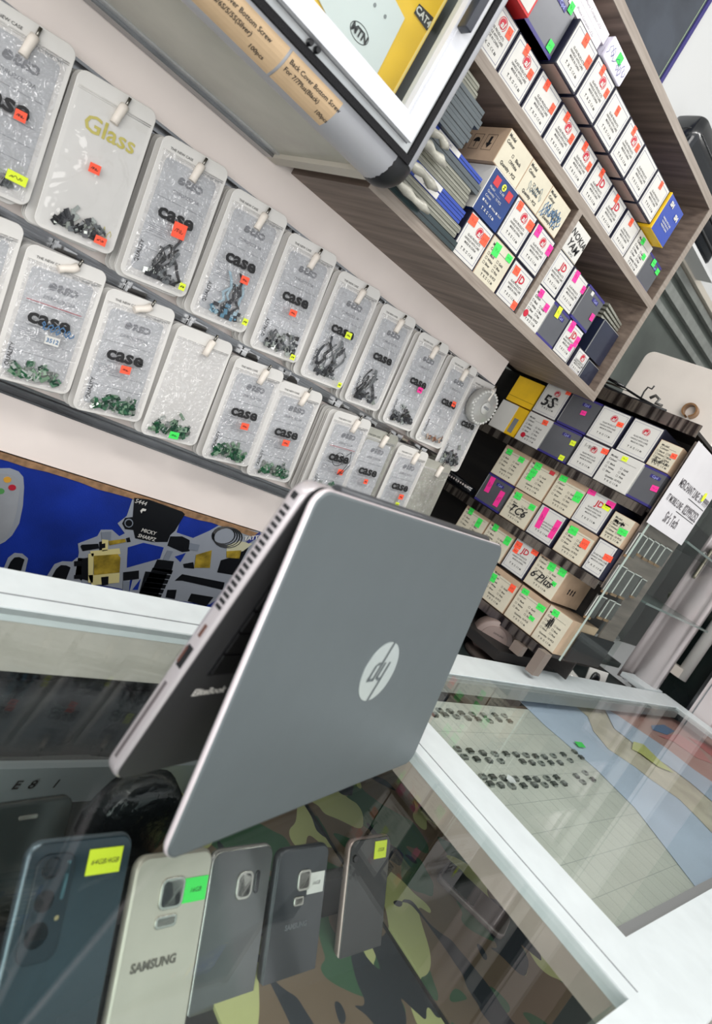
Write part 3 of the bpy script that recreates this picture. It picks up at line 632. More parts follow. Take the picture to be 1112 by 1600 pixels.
for lab, x1, h, m, k in seq:
    flat_pack(lab, x1, z, h, m, k); z += h
for i in range(5):
    flat_pack('%s grey pack of the five set back on top of the stack' % ['lowest', 'second', 'middle', 'fourth', 'topmost'][i], .512 + .004 * (i % 2) + (.0 if i < 3 else .006), z, .0108, PKG, 'box', y=.654 + .001 * i); z += .0108
flat_pack('pale sleeve lying on the topmost grey pack', .500, z, .008, PKS, 'sleeve', y=.66); z += .008
flat_pack('topmost pale sleeve of the whole stack', .496, z, .008, PKS, 'sleeve', y=.66)
CLW = film('loose_wrap', (.80, .80, .76), .22, .12, bump=1.0, bscale=50)
for i, (x, z, r) in enumerate(((.515, .2285, .0085), (.508, .2550, .009), (.500, .2830, .009), (.492, .3000, .008))):
    w = MB(); rr = random.Random(i); w.tube([(.440 + (x - .44) * t / 5.0, .650 + rr.uniform(-.002, .002), z + r + rr.uniform(-.002, .002)) for t in range(6)], [r * v for v in (.8, .5, .75, .45, .7, .3)], 7)
    tagm(ob('plastic_wrap', w.mesh('plastic_wrap', mat('milky_wrap', (190, 188, 176), .25, noise=.2, scale=40, bump=.8, bscale=90), True)), '%s crumpled milky plastic wrap in front of the flat packs' % ['lowest', 'second', 'third', 'highest'][i], 'wrap', 'crumpled wraps before the flat packs')

# ------------------------------------------------------------------ black display rack facing along the wall
RX = 1.17; RO = (RX, .50, -.28); RZR = -math.pi / 2
rack = thing('display_rack', 'black and chrome tiered display rack of cartons behind the far end of the counter', 'rack', RO)
RKM = mat('rack_brown_black', (48, 42, 38), .35, c2=(28, 25, 24), scale=3, stretch=(1, 2, 12)); LIP = mat('ribbed_chrome_strip', (128, 120, 112), .22, .8, c2=(52, 46, 44), scale=14, stretch=(.3, 5, .3), lo=.42, hi=.55)
def rbx(name, x0, y0, z0, x1, y1, z1, m): return pbox(name, x0, y0, z0, x1, y1, z1, m, rack, RO)
for z in (.091, -.067, -.231):
    rbx('shelf', RX + .001, .502, z - .008, RX + .124, 1.03, z - .001, RKM)
    rbx('shelf_lip', RX - .004, .5005, z - .0195, RX + .0005, 1.03, z - .0015, LIP)
rbx('top_shelf', RX + .001, .50, .246, RX + .131, 1.03, .252, RKM)
rbx('top_lip', RX - .004, .498, .238, RX + .0005, 1.03, .262, LIP)
rbx('back_panel', RX + .125, .504, -.28, RX + .130, 1.09, .246, DARKI)
rbx('foot', RX - .03, .497, -.28, RX - .004, .515, -.232, mat('foot_grey_brown', (120, 108, 100), .4))
rbx('foot_block', RX - .020, .545, -.272, RX - .002, .568, -.251, mat('foot_grey_brown', (0, 0, 0)))
for y in (1.02,): rbx('side_post', RX, y, -.28, RX + .02, y + .012, .246, RKM)
rbx('base_board', RX - .05, .565, -.30, RX + .20, 1.09, -.28, DARKI)
G3 = 'cartons on the display rack'
def rc(kind, lab, yl, z, w, h, st='', extra=None, dx=0.0, d=.118): return carton(kind, lab, w, h, d, (RX + dx + .003, yl, z), RZR, st, G3, extra)
z1, z2, z3, z4, z5, z6 = .1605, .0912, .0015, -.0668, -.1525, -.2308
rc('al', 'white red-logo rack carton with 5S handwritten across it', .8310, z1, .0655, .0725, 'o.88,.90,.2,.16', w_text('5S', .42, .46, .036, bold=.0006, shear=.1))
rc('grey', 'grey satin rack carton with a pink sticker, topmost row beside the 5S carton', .7620, z1, .0710, .0700, 'p.62,.56,.2,.16')
rc('al', 'pinkish white red-logo carton with orange sticker in the rack top row', .6885, z1, .0660, .0710, 'o.80,.66,.22,.16')
rc('al', 'white red-logo carton without stickers in the rack top row', .6175, z1, .0650, .0715)
rc('kraft', 'short kraft carton with orange dot at the open end of the rack top row', .5500, z1, .0440, .0530, 'o.84,.62,.18,.16', w_scrib(5, .5, .25, .03, .012))
rc('model', 'white form carton with small red logo and orange sticker, rack second row', .8310, z2, .0640, .0675, 'o.74,.86,.22,.18', lambda P, w, h: P('logo_disc', LOGO, .24 * w, -.001, .22 * h))
rc('grey', 'grey satin rack carton with two yellow stickers, second row', .7655, z2, .0710, .0675, 'y.90,.66,.2,.18 y.84,.12,.2,.18')
rc('al', 'white red-logo carton with a pen stroke over its logo, rack second row', .6895, z2, .0650, .0680, 'o.88,.84,.24,.18', w_scrib(8, .42, .78, .026, .010, t=.0004))
rc('model', 'large white form carton with one yellow sticker, rack second row', .6215, z2, .0710, .0680, 'y.48,.88,.2,.16', dx=-.004)
rc('grey', 'grey satin carton with pink dot at the open end of the second row', .5490, z2, .0450, .0675, 'p.86,.52,.22,.18')
rc('kraft', 'cream form carton with two green stickers, first in the rack middle row', .8370, z3, .0700, .0730, 'g.22,.80,.24,.2 g.74,.76,.24,.2')
rc('kraft', 'cream form carton with stacked green and one red sticker, middle row', .7630, z3, .0705, .0735, 'g.30,.82,.28,.24 g.28,.60,.28,.24 g.25,.42,.22,.2', lambda P, w, h: P('price_sticker', MB().box(-.006, -.0004, -.004, .006, 0, .004).mesh('sticker', mat('dull_red_sticker', (0, 0, 0))), .82 * w, -.0006, .84 * h))
rc('kraft', 'cream form carton with two green stickers on either edge, middle row', .6890, z3, .0700, .0710, 'g.18,.88,.28,.2 g.86,.62,.28,.34')
rc('jd', 'white JD carton with pink and yellow stickers on the rack', .6180, z3, .0645, .0720, 'p.14,.92,.28,.2 p.84,.86,.3,.2 y.78,.74,.26,.18')
rc('kraft', 'short kraft carton with black scrawl and green sticker, middle row', .5490, z3, .0440, .0560, 'g.76,.50,.3,.2', w_scrib(11, .45, .72, .024, .008, t=.0014))
rc('grey', 'grey satin carton with two tall pink stickers above the laptop', .8370, z4, .0700, .0665, 'p.24,.66,.22,.6 p.80,.42,.22,.6')
rc('kraft', 'cream carton scrawled TC6 with two green stickers', .7610, z4, .0700, .0665, 'g.24,.82,.28,.24 g.84,.74,.24,.2', w_text('TC6', .48, .42, .024, bold=.0003, shear=.3))
rc('plain', 'white rack carton with two long pink sticker columns', .6870, z4, .0645, .0670, 'p.26,.62,.2,.76 p.84,.52,.2,.66')
rc('kraft', 'cream form carton with green and orange stickers, lower row of rack', .6155, z4, .0650, .0665, 'g.26,.78,.3,.26 o.78,.62,.26,.3')
rc('plain', 'white framed carton with an orange sticker at the rack end', .5460, z4, .0420, .0670, 'o.80,.62,.28,.2')
rc('kraft', 'cream form carton with two green sticker stacks just above the laptop', .8420, z5, .0710, .0700, 'g.24,.84,.2,.26 g.70,.66,.22,.34')
rc('kraft', 'cream form carton with two small green stickers above the laptop', .7680, z5, .0700, .0700, 'g.26,.84,.22,.24 g.84,.70,.24,.3')
rc('jd', 'white JD carton with orange stickers in the rack fifth row', .6940, z5, .0600, .0700, 'o.20,.78,.26,.24 o.86,.88,.26,.2 o.22,.60,.2,.16')
ex = rc('kraft', 'large kraft carton scrawled 6 Plus with green stickers, its side printed with symbols', .6310, z5, .0710, .0735, 'g.50,.76,.26,.26 g.84,.80,.26,.26 g.82,.42,.16,.14', w_text('6 Plus', .42, .36, .022, bold=.0003, shear=.3))
for i, s in enumerate((-.012, .0, .012)):
    ob('printed_arrow', MB().prism([(-.002, -.006), (.002, -.006), (.002, .002), (.004, .002), (0, .007), (-.004, .002), (-.002, .002)], -.0003, 0).mesh('arrow', INK), ex, (.0713, .055 + s, .030), (0, 0, math.pi / 2))
rc('kraft', 'cream form carton with a round orange sticker half hidden by the laptop', .7010, z6, .0700, .0720, 'g.14,.66,.24,.3 o.84,.74,.22,.26')
rc('kraft', 'cream form carton with three green stickers in the lowest row', .6275, z6, .0700, .0725, 'g.20,.88,.26,.18 g.84,.78,.3,.2 g.78,.40,.2,.14')
rc('kraft', 'lowest cream form carton at the rack end with a black scrawl', .5555, z6, .0540, .0740, 'g.32,.88,.24,.2', w_scrib(17, .35, .6, .01, .03))
def ycar(lab, y, z, w, h, mf):
    c = thing('carton', lab, 'box', (RX + .005, y, z), (0, 0, RZR), G3)
    ob('body', MB().box(0, 0, 0, w, .12, h).mesh('carton_body', YELC), c)
    if mf is not None: ob('label_panel', MB().box(0, -.0008, 0, w * .62, 0, h).mesh('label_panel', mf), c); ob('printed_patch', MB().box(w * .7, -.0006, .006, w * .86, 0, h * .6).mesh('patch', MID), c)
    else: ob('lid_seam', MB().box(0, -.0006, h * .2, w, 0, h * .22).mesh('seam', mat('dark_yellow', (170, 136, 20), .6)), c)
ycar('plain yellow carton at the deep end of the rack top row', .9080, .1605, .072, .060, None)
ycar('yellow and white carton under the plain yellow one', .9120, .0912, .076, .066, WHITEP)
# perforated black strip lying on the rack's middle shelf
c = thing('button_strip', 'black strip with a row of pale studs lying deep on the rack', 'strip', (RX - .004, .985, -.0665), (0, 0, RZR))
ob('strip', MB().tube([(0, .012, .012), (.05, .010, .014), (.135, .008, .010)], [.010, .013, .009], 10).mesh('strip', BLACKG, True), c)
for i in range(16):
    p = .012 + i * .0075; ob('stud', cached('stud', lambda: MB().box(-.0016, -.0012, -.002, .0016, 0, .002).mesh('stud', mat('pale_stud', (190, 180, 176), .4))), c, (p, -.0035, .0135))
# ------------------------------------------------------------------ glass showcase beside the rack, with its brown side board
GP = film('showcase_glass', (.93, .955, .945), fres=True, rough=.01, mul=.18)
GO = (1.18, .497, -.285)
gs = thing('glass_showcase', 'tall glass showcase with wide white aluminium post standing past the rack', 'showcase', GO)
def gbx(name, x0, y0, z0, x1, y1, z1, m): return pbox(name, x0, y0, z0, x1, y1, z1, m, gs, GO)
gbx('base_plank', 1.19, .625, -.322, 1.40, .645, -.262, mat('foot_grey_brown', (0, 0, 0)))
gbx('front_glass', 1.186, .4875, -.235, 1.395, .4895, .236, GP)
gbx('glass_edge', 1.1835, .487, -.235, 1.1855, .490, .236, mat('glass_edge_pale', (170, 184, 176), .2))
SBM = mat('brown_side_board', (124, 112, 104), .35, c2=(88, 78, 72), scale=5, stretch=(1, 1, 14))
gbx('side_board', 1.187, .4985, -.078, 1.385, .5015, .236, SBM); gbx('side_board', 1.305, .4985, -.225, 1.385, .5015, -.078, SBM)
gbx('dark_lining', 1.220, .4955, -.235, 1.385, .498, -.172, mat('black_velvet', (20, 20, 24), .7))
gbx('base_board', 1.305, .66, -.30, 1.98, 1.0, -.285, mat('green_grey_base', (54, 62, 60), .3))
gbx('back_board', 1.305, .96, -.32, 3.2, .97, .236, mat('green_black_back', (44, 52, 50), .25, noise=.5, scale=5))
gbx('glass_shelf', 1.48, .52, -.075, 1.98, .95, -.07, mat('greenish_shelf', (96, 110, 106), .15))
gbx('glass_shelf', 1.48, .52, .085, 1.98, .95, .09, mat('greenish_shelf', (0, 0, 0)))
gbx('top_glass', 1.305, .50, .236, 1.98, .97, .242, mat('showcase_top_grey', (120, 128, 124), .2))
# post with half-round front
post = MB()
prof = [(1.985, .655), (2.00, .648), (2.005, .640), (2.0, .632)] + [(2.003 - .012 * math.sin(math.pi * k / 10), .630 - .060 * k / 10) for k in range(11)] + [(2.0, .566), (2.002, .556), (2.03, .556), (2.03, .655)]
post.loops([[(x, y, z) for x, y in prof] for z in (-.32, .9)])
po = (2.0, .6, -.32)
pm = post; pm.v = [(a - po[0], b - po[1], c_ - po[2]) for a, b, c_ in pm.v]
pt = thing('aluminium_post', 'wide white fluted aluminium post rising from the far counter corner', 'post', po)
ob('post_profile', pm.mesh('post_profile', mat('warm_white_aluminium', (214, 206, 206), .3, .2, coat=.2), True), pt)
# items in it: shiny packs hung on the side board
def clip_pack(px_list, ylev, lab):
    for i, (a, b, cc) in enumerate(px_list):
        A, B, C_ = onY(a, ylev), onY(b, ylev), onY(cc, ylev)
        w = (B.x - A.x); h = (A.z - C_.z)
        t = thing('glass_blank', lab % ORD[i], 'screen glass', (A.x, ylev, C_.z), group='dark screen glasses clipped to the side board')
        ob('glass', MB().box(0, 0, 0, w * .95, .003, h).mesh('glass', mat('smoked_glass', (70, 68, 66), .08, coat=.5)), t)
        ob('white_edge', MB().box(0, -.0008, 0, .0032, 0, h).box(0, -.0008, h - .0018, w * .95, 0, h).mesh('white_edge', WHITEP), t)
        ob('tab', MB().box(.001, -.0012, -.005, w * .6, .002, .0).mesh('tab', mat('tan_tab', (150, 118, 84), .5, noise=.3)), t)
clip_pack([((999, 831), (1012, 839), (977, 866)), ((1012, 839), (1022, 846), (997, 865)), ((1022, 844), (1032, 851), (1004, 870)), ((1031, 849), (1041, 857), (1014, 875)), ((1040, 854), (1050, 862), (1023, 880))], .4945, '%s smoked glass blank of the highest clipped row on the showcase board')
clip_pack([((967.5, 881), (980, 890), (942, 922)), ((979, 889), (992, 897), (955, 926)), ((991, 895), (1002, 903), (966, 930)), ((1003, 903), (1011, 908), (985, 930))], .4945, '%s smoked glass blank of the middle clipped row on the showcase board')
clip_pack([((935, 929), (948, 937), (915, 962)), ((952, 936), (962, 942), (932, 962)), ((961, 941), (969, 947), (943, 966))], .4945, '%s smoked glass blank of the lowest clipped row on the showcase board')
# printed sheet on the front glass
A = onY((1091, 688), .486); B = onY((1010, 816), .486); C_ = onY((1065, 851), .486)
pw = C_.x - B.x; ph = A.z - B.z
sh = thing('paper_sheet', 'white paper sheet with phone numbers taped on the glass showcase', 'paper', (B.x, .486, B.z), (0, math.radians(-1), 0))
ob('sheet', MB().box(0, 0, 0, pw, .0008, ph).mesh('sheet', mat('paper_white', (214, 212, 214), .5, noise=.03, scale=12)), sh)
for s, u, v, sz, b in (('MERCHANT LINE: 357 9999', .56, .56, .023, .0002), ('IT MOBILE LINE:', .28, .355, .019, .0002), ("Sir's Tech", .44, .17, .030, .0003)):
    ob('printed_line', text(s, sz, mat('grey_ink', (92, 88, 92), .6), bold=b, sx=.62), sh, (u * pw, -.0006, v * ph))
ob('printed_line', text('0239952252', .027, mat('grey_ink', (0, 0, 0)), bold=.0004, sx=.62), sh, (.74 * pw, -.0006, .36 * ph))
ob('printed_rule', MB().box(.5 * pw, -.0004, .47 * ph, .98 * pw, 0, .478 * ph).box(.42 * pw, -.0004, .275 * ph, .94 * pw, 0, .283 * ph).mesh('rule', INK), sh)
ob('marker_blot', MB().prism([(-.005, -.010), (.004, -.008), (.007, .002), (.003, .010), (-.005, .008), (-.008, .0)], -.0004, 0).mesh('blot', YELL), sh, (.80 * pw, -.0008, .60 * ph))
# phones in the showcase
def small_phone(px, y, w, h, m, lab, rz=.4, rx=0):
    p = onY(px, y); t = thing('display_phone', lab, 'phone', (p.x, y, p.z), (rx, 0, rz))
    ob('body', slab(w, h, .008, .008, .002).mesh('body', m, True), t); ob('screen', slab(w * .86, h * .76, .0006, .002, .0002, w * .07, h * .12, -.0007).mesh('screen', BLACKG), t)
    return t
small_phone((962, 1000), .66, .075, .03, mat('silver_phone', (170, 172, 168), .3, .3), 'flat silver phone end lying low in the dark showcase', .2, -1.1)
small_phone((1085, 905), .62, .055, .10, mat('phone_gold', (150, 146, 128), .3, .3), 'upright gold phone behind glass by the white post', .3)
small_phone((1096, 872), .60, .07, .02, mat('silver_phone', (0, 0, 0)), 'thin silver phone lying on the upper glass shelf', .2)
p = onY((1055, 945), .70); tagm(ob('crumpled_bag', MB().lathe([(.001, 0), (.03, .004), (.036, .02), (.022, .04), (.001, .046)], (0, 0, 0), 'z', 9).mesh('crumpled_bag', mat('pale_green_bag', (214, 224, 196), .3, noise=.3, scale=40, bump=1, bscale=60)), None, p), 'small pale green crumpled bag shining inside the showcase', 'bag')
# white rounded board on the showcase and tape roll
wb = slab(.26, .222, .008, .022, .002)
o = tagm(ob('white_board', wb.mesh('white_board', mat('warm_white_board', (222, 214, 206), .35, noise=.04, scale=8), True), None, (1.50, .858, .243), (0, 0, RZR)), 'warm white board with a rounded corner standing on the showcase top', 'board')
t = MB(); n = 26; R0, R1 = .0135, .0175
for i in range(n):
    a, b = math.radians(-70 + 330 * i / n), math.radians(-70 + 330 * (i + 1) / n)
    vs = []
    for aa in (a, b):
        for r in (R0, R1):
            for y in (-.016, 0): vs.append((r * math.cos(aa), y, r * math.sin(aa)))
    t.add(vs, [(0, 1, 5, 4), (2, 6, 7, 3), (0, 4, 6, 2), (1, 3, 7, 5)])
p = onX((1078, 642), 1.49)
tagm(ob('tape_roll', t.mesh('tape_roll', mat('brown_tape', (140, 104, 70), .3, noise=.2), False), None, (1.499, p.y, p.z), (0, 0, RZR)), 'open brown tape ring stuck on the warm white board', 'tape roll')
# flex cables and bezels on the rack top
def strand(name, lab, cat, pts, r, m, flat=1.0, grp=None, y=None):
    P_ = [onX(q, 1.175 + k * .0) for k, q in enumerate(pts)]
    o0 = P_[0]; s = MB(); s.tube([(p - o0) for p in P_], r, 7)
    return tagm(ob(name, s.mesh(name, m, True), None, o0), lab, cat, grp)
GC = 'thin bezels and cables heaped on the rack top'
strand('screen_bezel', 'black screen bezel bowed over the near part of the rack top', 'bezel', [(884, 566), (905, 562), (930, 572), (952, 592), (975, 604)], .0028, BLACKG, grp=GC)
strand('screen_bezel', 'silver bezel strip beneath the red one on the rack top', 'bezel', [(880, 574), (905, 578), (928, 592), (955, 600), (985, 612)], .002, STEEL, grp=GC)
strand('screen_bezel', 'thin red bezel strip on the rack top', 'bezel', [(886, 570), (902, 569), (918, 575)], .0022, mat('red_bezel', (150, 30, 50), .3), grp=GC)
strand('screen_bezel', 'long black bezel stretching along the rack top to the board', 'bezel', [(920, 586), (950, 606), (985, 622), (1015, 632), (1040, 642)], .003, BLACK, grp=GC)
strand('screen_bezel', 'black toothed bezel nearest the white board', 'bezel', [(950, 592), (975, 606), (1000, 622), (1022, 634), (1060, 662)], .0024, BLACKG, grp=GC)
strand('flex_cable', 'curly black flex cable standing up before the tape ring', 'cable', [(998, 628), (1006, 612), (1012, 605), (1018, 608), (1022, 603)], .0016, BLACK, grp=GC)
strand('flex_cable', 'small grey flex connector cluster on the rack top', 'cable', [(1015, 622), (1024, 618), (1030, 624), (1024, 630), (1034, 634)], .003, mat('flex_grey', (84, 82, 78), .4, noise=.4, scale=200), grp=GC)
strand('clear_pouch_edge', 'clear plastic sleeve rim lying along the rack top', 'sleeve', [(878, 582), (900, 586), (918, 596), (940, 606), (965, 612)], .0018, mat('clear_rim', (176, 176, 172), .15), grp=GC)

# ------------------------------------------------------------------ background beyond the shelf unit
p = onY((1033, 130), 1.088)
t = thing('glossy_panel', 'dark glossy panel with a blue edge on the white wall above the shelf unit', 'panel', (.55, 1.088, p.z - .06))
ob('panel', MB().box(0, 0, 0, p.x - .55 - .012, .01, .55).mesh('panel', mat('dark_gloss_panel', (74, 80, 90), .18, noise=.3, scale=5)), t)
ob('blue_edge', MB().box(p.x - .55 - .012, -.003, 0, p.x - .55, .011, .55).mesh('blue_edge', INDIGO), t); ob('tape_line', MB().box(p.x - .55 - .020, -.001, 0, p.x - .55 - .018, 0, .55).mesh('tape_line', mat('pale_green_line', (150, 170, 140), .5)), t)
xc = onY((1060, 178), 1.085).x; zt = onY((1060, 178), 1.085).z; yf = onX((1104, 181), xc).y
t = thing('plastic_crate', 'black glossy plastic crate standing high against the white wall', 'crate', (xc, yf, zt - .19))
d_ = 1.086 - yf
sh_ = MB()
for ins, z in ((.004, 0), (0, .01), (0, .12), (-.004, .125), (-.004, .18), (.002, .19)):
    pass
L_ = []
for ins, z in ((.006, 0), (0, .012), (0, .12), (-.004, .126), (-.004, .182), (.004, .19)):
    L_.append([(x, y, z) for x, y in rrect(.40 - 2 * ins, d_ - 2 * ins, .02, ins, ins)])
sh_.loops(L_); ob('shell', sh_.mesh('shell', mat('black_crate_plastic', (22, 26, 32), .18, coat=.5, noise=.3), True), t)
for k in (.035, .075, .15): ob('rib', MB().tube([(-.003, d_ - .01, k), (-.003, .02, k), (.02, -.003, k), (.38, -.003, k)], .0035, 8).mesh('rib', BLACKG, True), t)
ob('tan_tag', MB().box(-.006, .02, .008, -.004, .06, .045).mesh('tan_tag', mat('tan_tag', (120, 108, 92), .6, noise=.3, scale=50)), t)
tagm(ob('bracket_shelf', MB().box(0, 0, 0, .5, 1.1 - yf, .010).mesh('bracket_shelf', WALLP), None, (xc - .03, yf, zt - .2005)), 'white bracket shelf carrying the black crate', 'shelf')
a = onY((1075, 420), 1.08); b = onY((1075, 438), 1.08)
struct('trim_1', MB().box(1.3, 1.06, b.z, 3.4, 1.099, a.z).mesh('trim', mat('cream_rail', (0, 0, 0))))
struct('trim_2', MB().box(1.1, 1.09, -.2, 3.4, 1.099, b.z - .001).mesh('trim', mat('grey_green_wall_glass', (104, 112, 106), .3, noise=.35, scale=3)))
for i, (q, hh) in enumerate((((1045, 440), .030), ((1075, 442), .022), ((1062, 520), .02))):
    z = onY(q, 1.08).z; struct('trim_%d' % (3 + i), MB().box(1.3, 1.072, z - hh, 3.4, 1.089, z).mesh('trim', mat('grey_beam', (136, 140, 136), .5, noise=.1)))

# ------------------------------------------------------------------ hooks and zip pouches on the display panel
POUCHM = mat('pouch_plastic', (214, 212, 208), .24, noise=.03, scale=20, bump=.35, bscale=28, coat=.3)
POUCHG = mat('pouch_window_grey', (190, 192, 194), .2, noise=.08, scale=16, bump=.5, bscale=30)
POUCHC = mat('pouch_milky_dull', (168, 168, 158), .22, noise=.18, scale=16, bump=.6, bscale=40)
FILM = film('crinkled_film', (.97, .97, .98), .12, .045, bump=1.0, bscale=75)
FILM2 = film('soft_film', (.98, .98, .98), .05, .08, bump=.7, bscale=22)
def hook(x, z, lab, cp=0):
    t = thing('display_hook', lab, 'hook', (x, YW, z), group='steel hooks along the panel rails')
    ob('rod', cached('rod', lambda: MB().tube([(0, .012, -.010), (0, -.034, -.010), (0, -.0385, -.009), (0, -.0405, -.005), (0, -.0412, .003)], .0018, 10).mesh('rod', STEEL, True)), t)
    ob('bracket', cached('brk', lambda: MB().box(-.022, .006, -.007, .006, .012, .004).box(-.022, -.003, -.009, -.020, .010, .007).mesh('bracket', CHROME)), t)
    ob('tag_holder', cached(('cap', cp), lambda: MB().tube([(-.001, -.041, -.007), (-.002 - .003 * cp, -.0415, -.012), (-.003 - .010 * cp, -.0425, -.022 + .006 * cp), (-.0035 - .015 * cp, -.043, -.030 + .010 * cp)], [.0050, .0050, .0046, .0048], 12).mesh('tag_holder', mat('ivory_plastic', (226, 218, 208), .45), True)), t)
    return t
def pouch_slab(w, h): return cached(('ps', w, h), lambda: slab(w, h, .0016, .010, .0006, -w / 2, -h, 0).mesh('pouch', POUCHM, True))
def chips(seed, n, w, h, x0, z0, cols, sz=.008):
    r = random.Random(seed); b = MB()
    for i in range(n):
        u = r.random(); x = x0 + (u - .5) * w; z = z0 + abs(r.gauss(0, .42)) * h * (1 - .5 * abs(u - .5))
        b.T = Matrix.Translation((x, -.0015 - r.random() * .0035, z)) @ Euler((r.uniform(-.5, .5), r.uniform(-3, 3), r.uniform(-.4, .4))).to_matrix().to_4x4()
        a, c = sz * r.uniform(.4, .9), sz * r.uniform(.25, .5); b.box(-a, -.0006, -c, a, .0006, c, r.randrange(len(cols)))
        if i % 2: b.box(-a * .5, -.0013, -c * .5, a * .1, -.0006, c * .6, r.randrange(len(cols)))
    b.T = None; return b
GRN = [mat('circuit_green', (40, 92, 62), .35), mat('circuit_green_dark', (26, 62, 46), .4), mat('circuit_green_pale', (112, 140, 116), .35), mat('solder_silver', (160, 166, 160), .25, .6)]
BLK = [mat('flex_black', (26, 27, 30), .35), mat('flex_charcoal', (52, 54, 58), .3), mat('flex_grey2', (96, 100, 102), .3), BLK0 if False else mat('solder_silver', (0, 0, 0))]
BRN = [mat('copper_flex', (122, 82, 62), .4), mat('flex_grey2', (0, 0, 0)), mat('pale_flex', (170, 150, 134), .4)]
BLU = [mat('blue_film_flex', (84, 124, 146), .2), mat('flex_charcoal', (0, 0, 0)), mat('pale_blue_film', (150, 176, 188), .2)]
def film_mesh(w, h, seed, bulge, hollow, m):
    def f():
        r = random.Random(seed); nx, nz = 9, 15; b = MB(); vs = []; fs = []
        for j in range(nz + 1):
            for i in range(nx + 1):
                u, v = i / nx, j / nz
                e = min(1, 4 * min(u, 1 - u)) * min(1, 5 * min(v, 1 - v))
                y = -(.0012 + e * (bulge * (1 - v) ** 1.2 + .0012) + (r.uniform(-.0007, .0007) if e > .3 else 0))
                vs.append(((u - .5) * w, y, (v - 1) * h))
        for j in range(nz):
            for i in range(nx): a = j * (nx + 1) + i; fs.append((a, a + 1, a + nx + 2, a + nx + 1))
        b.add(vs, fs); return b.mesh('film', m, True)
    return cached(('film', w, h, seed % 4, bulge, m.name), f)
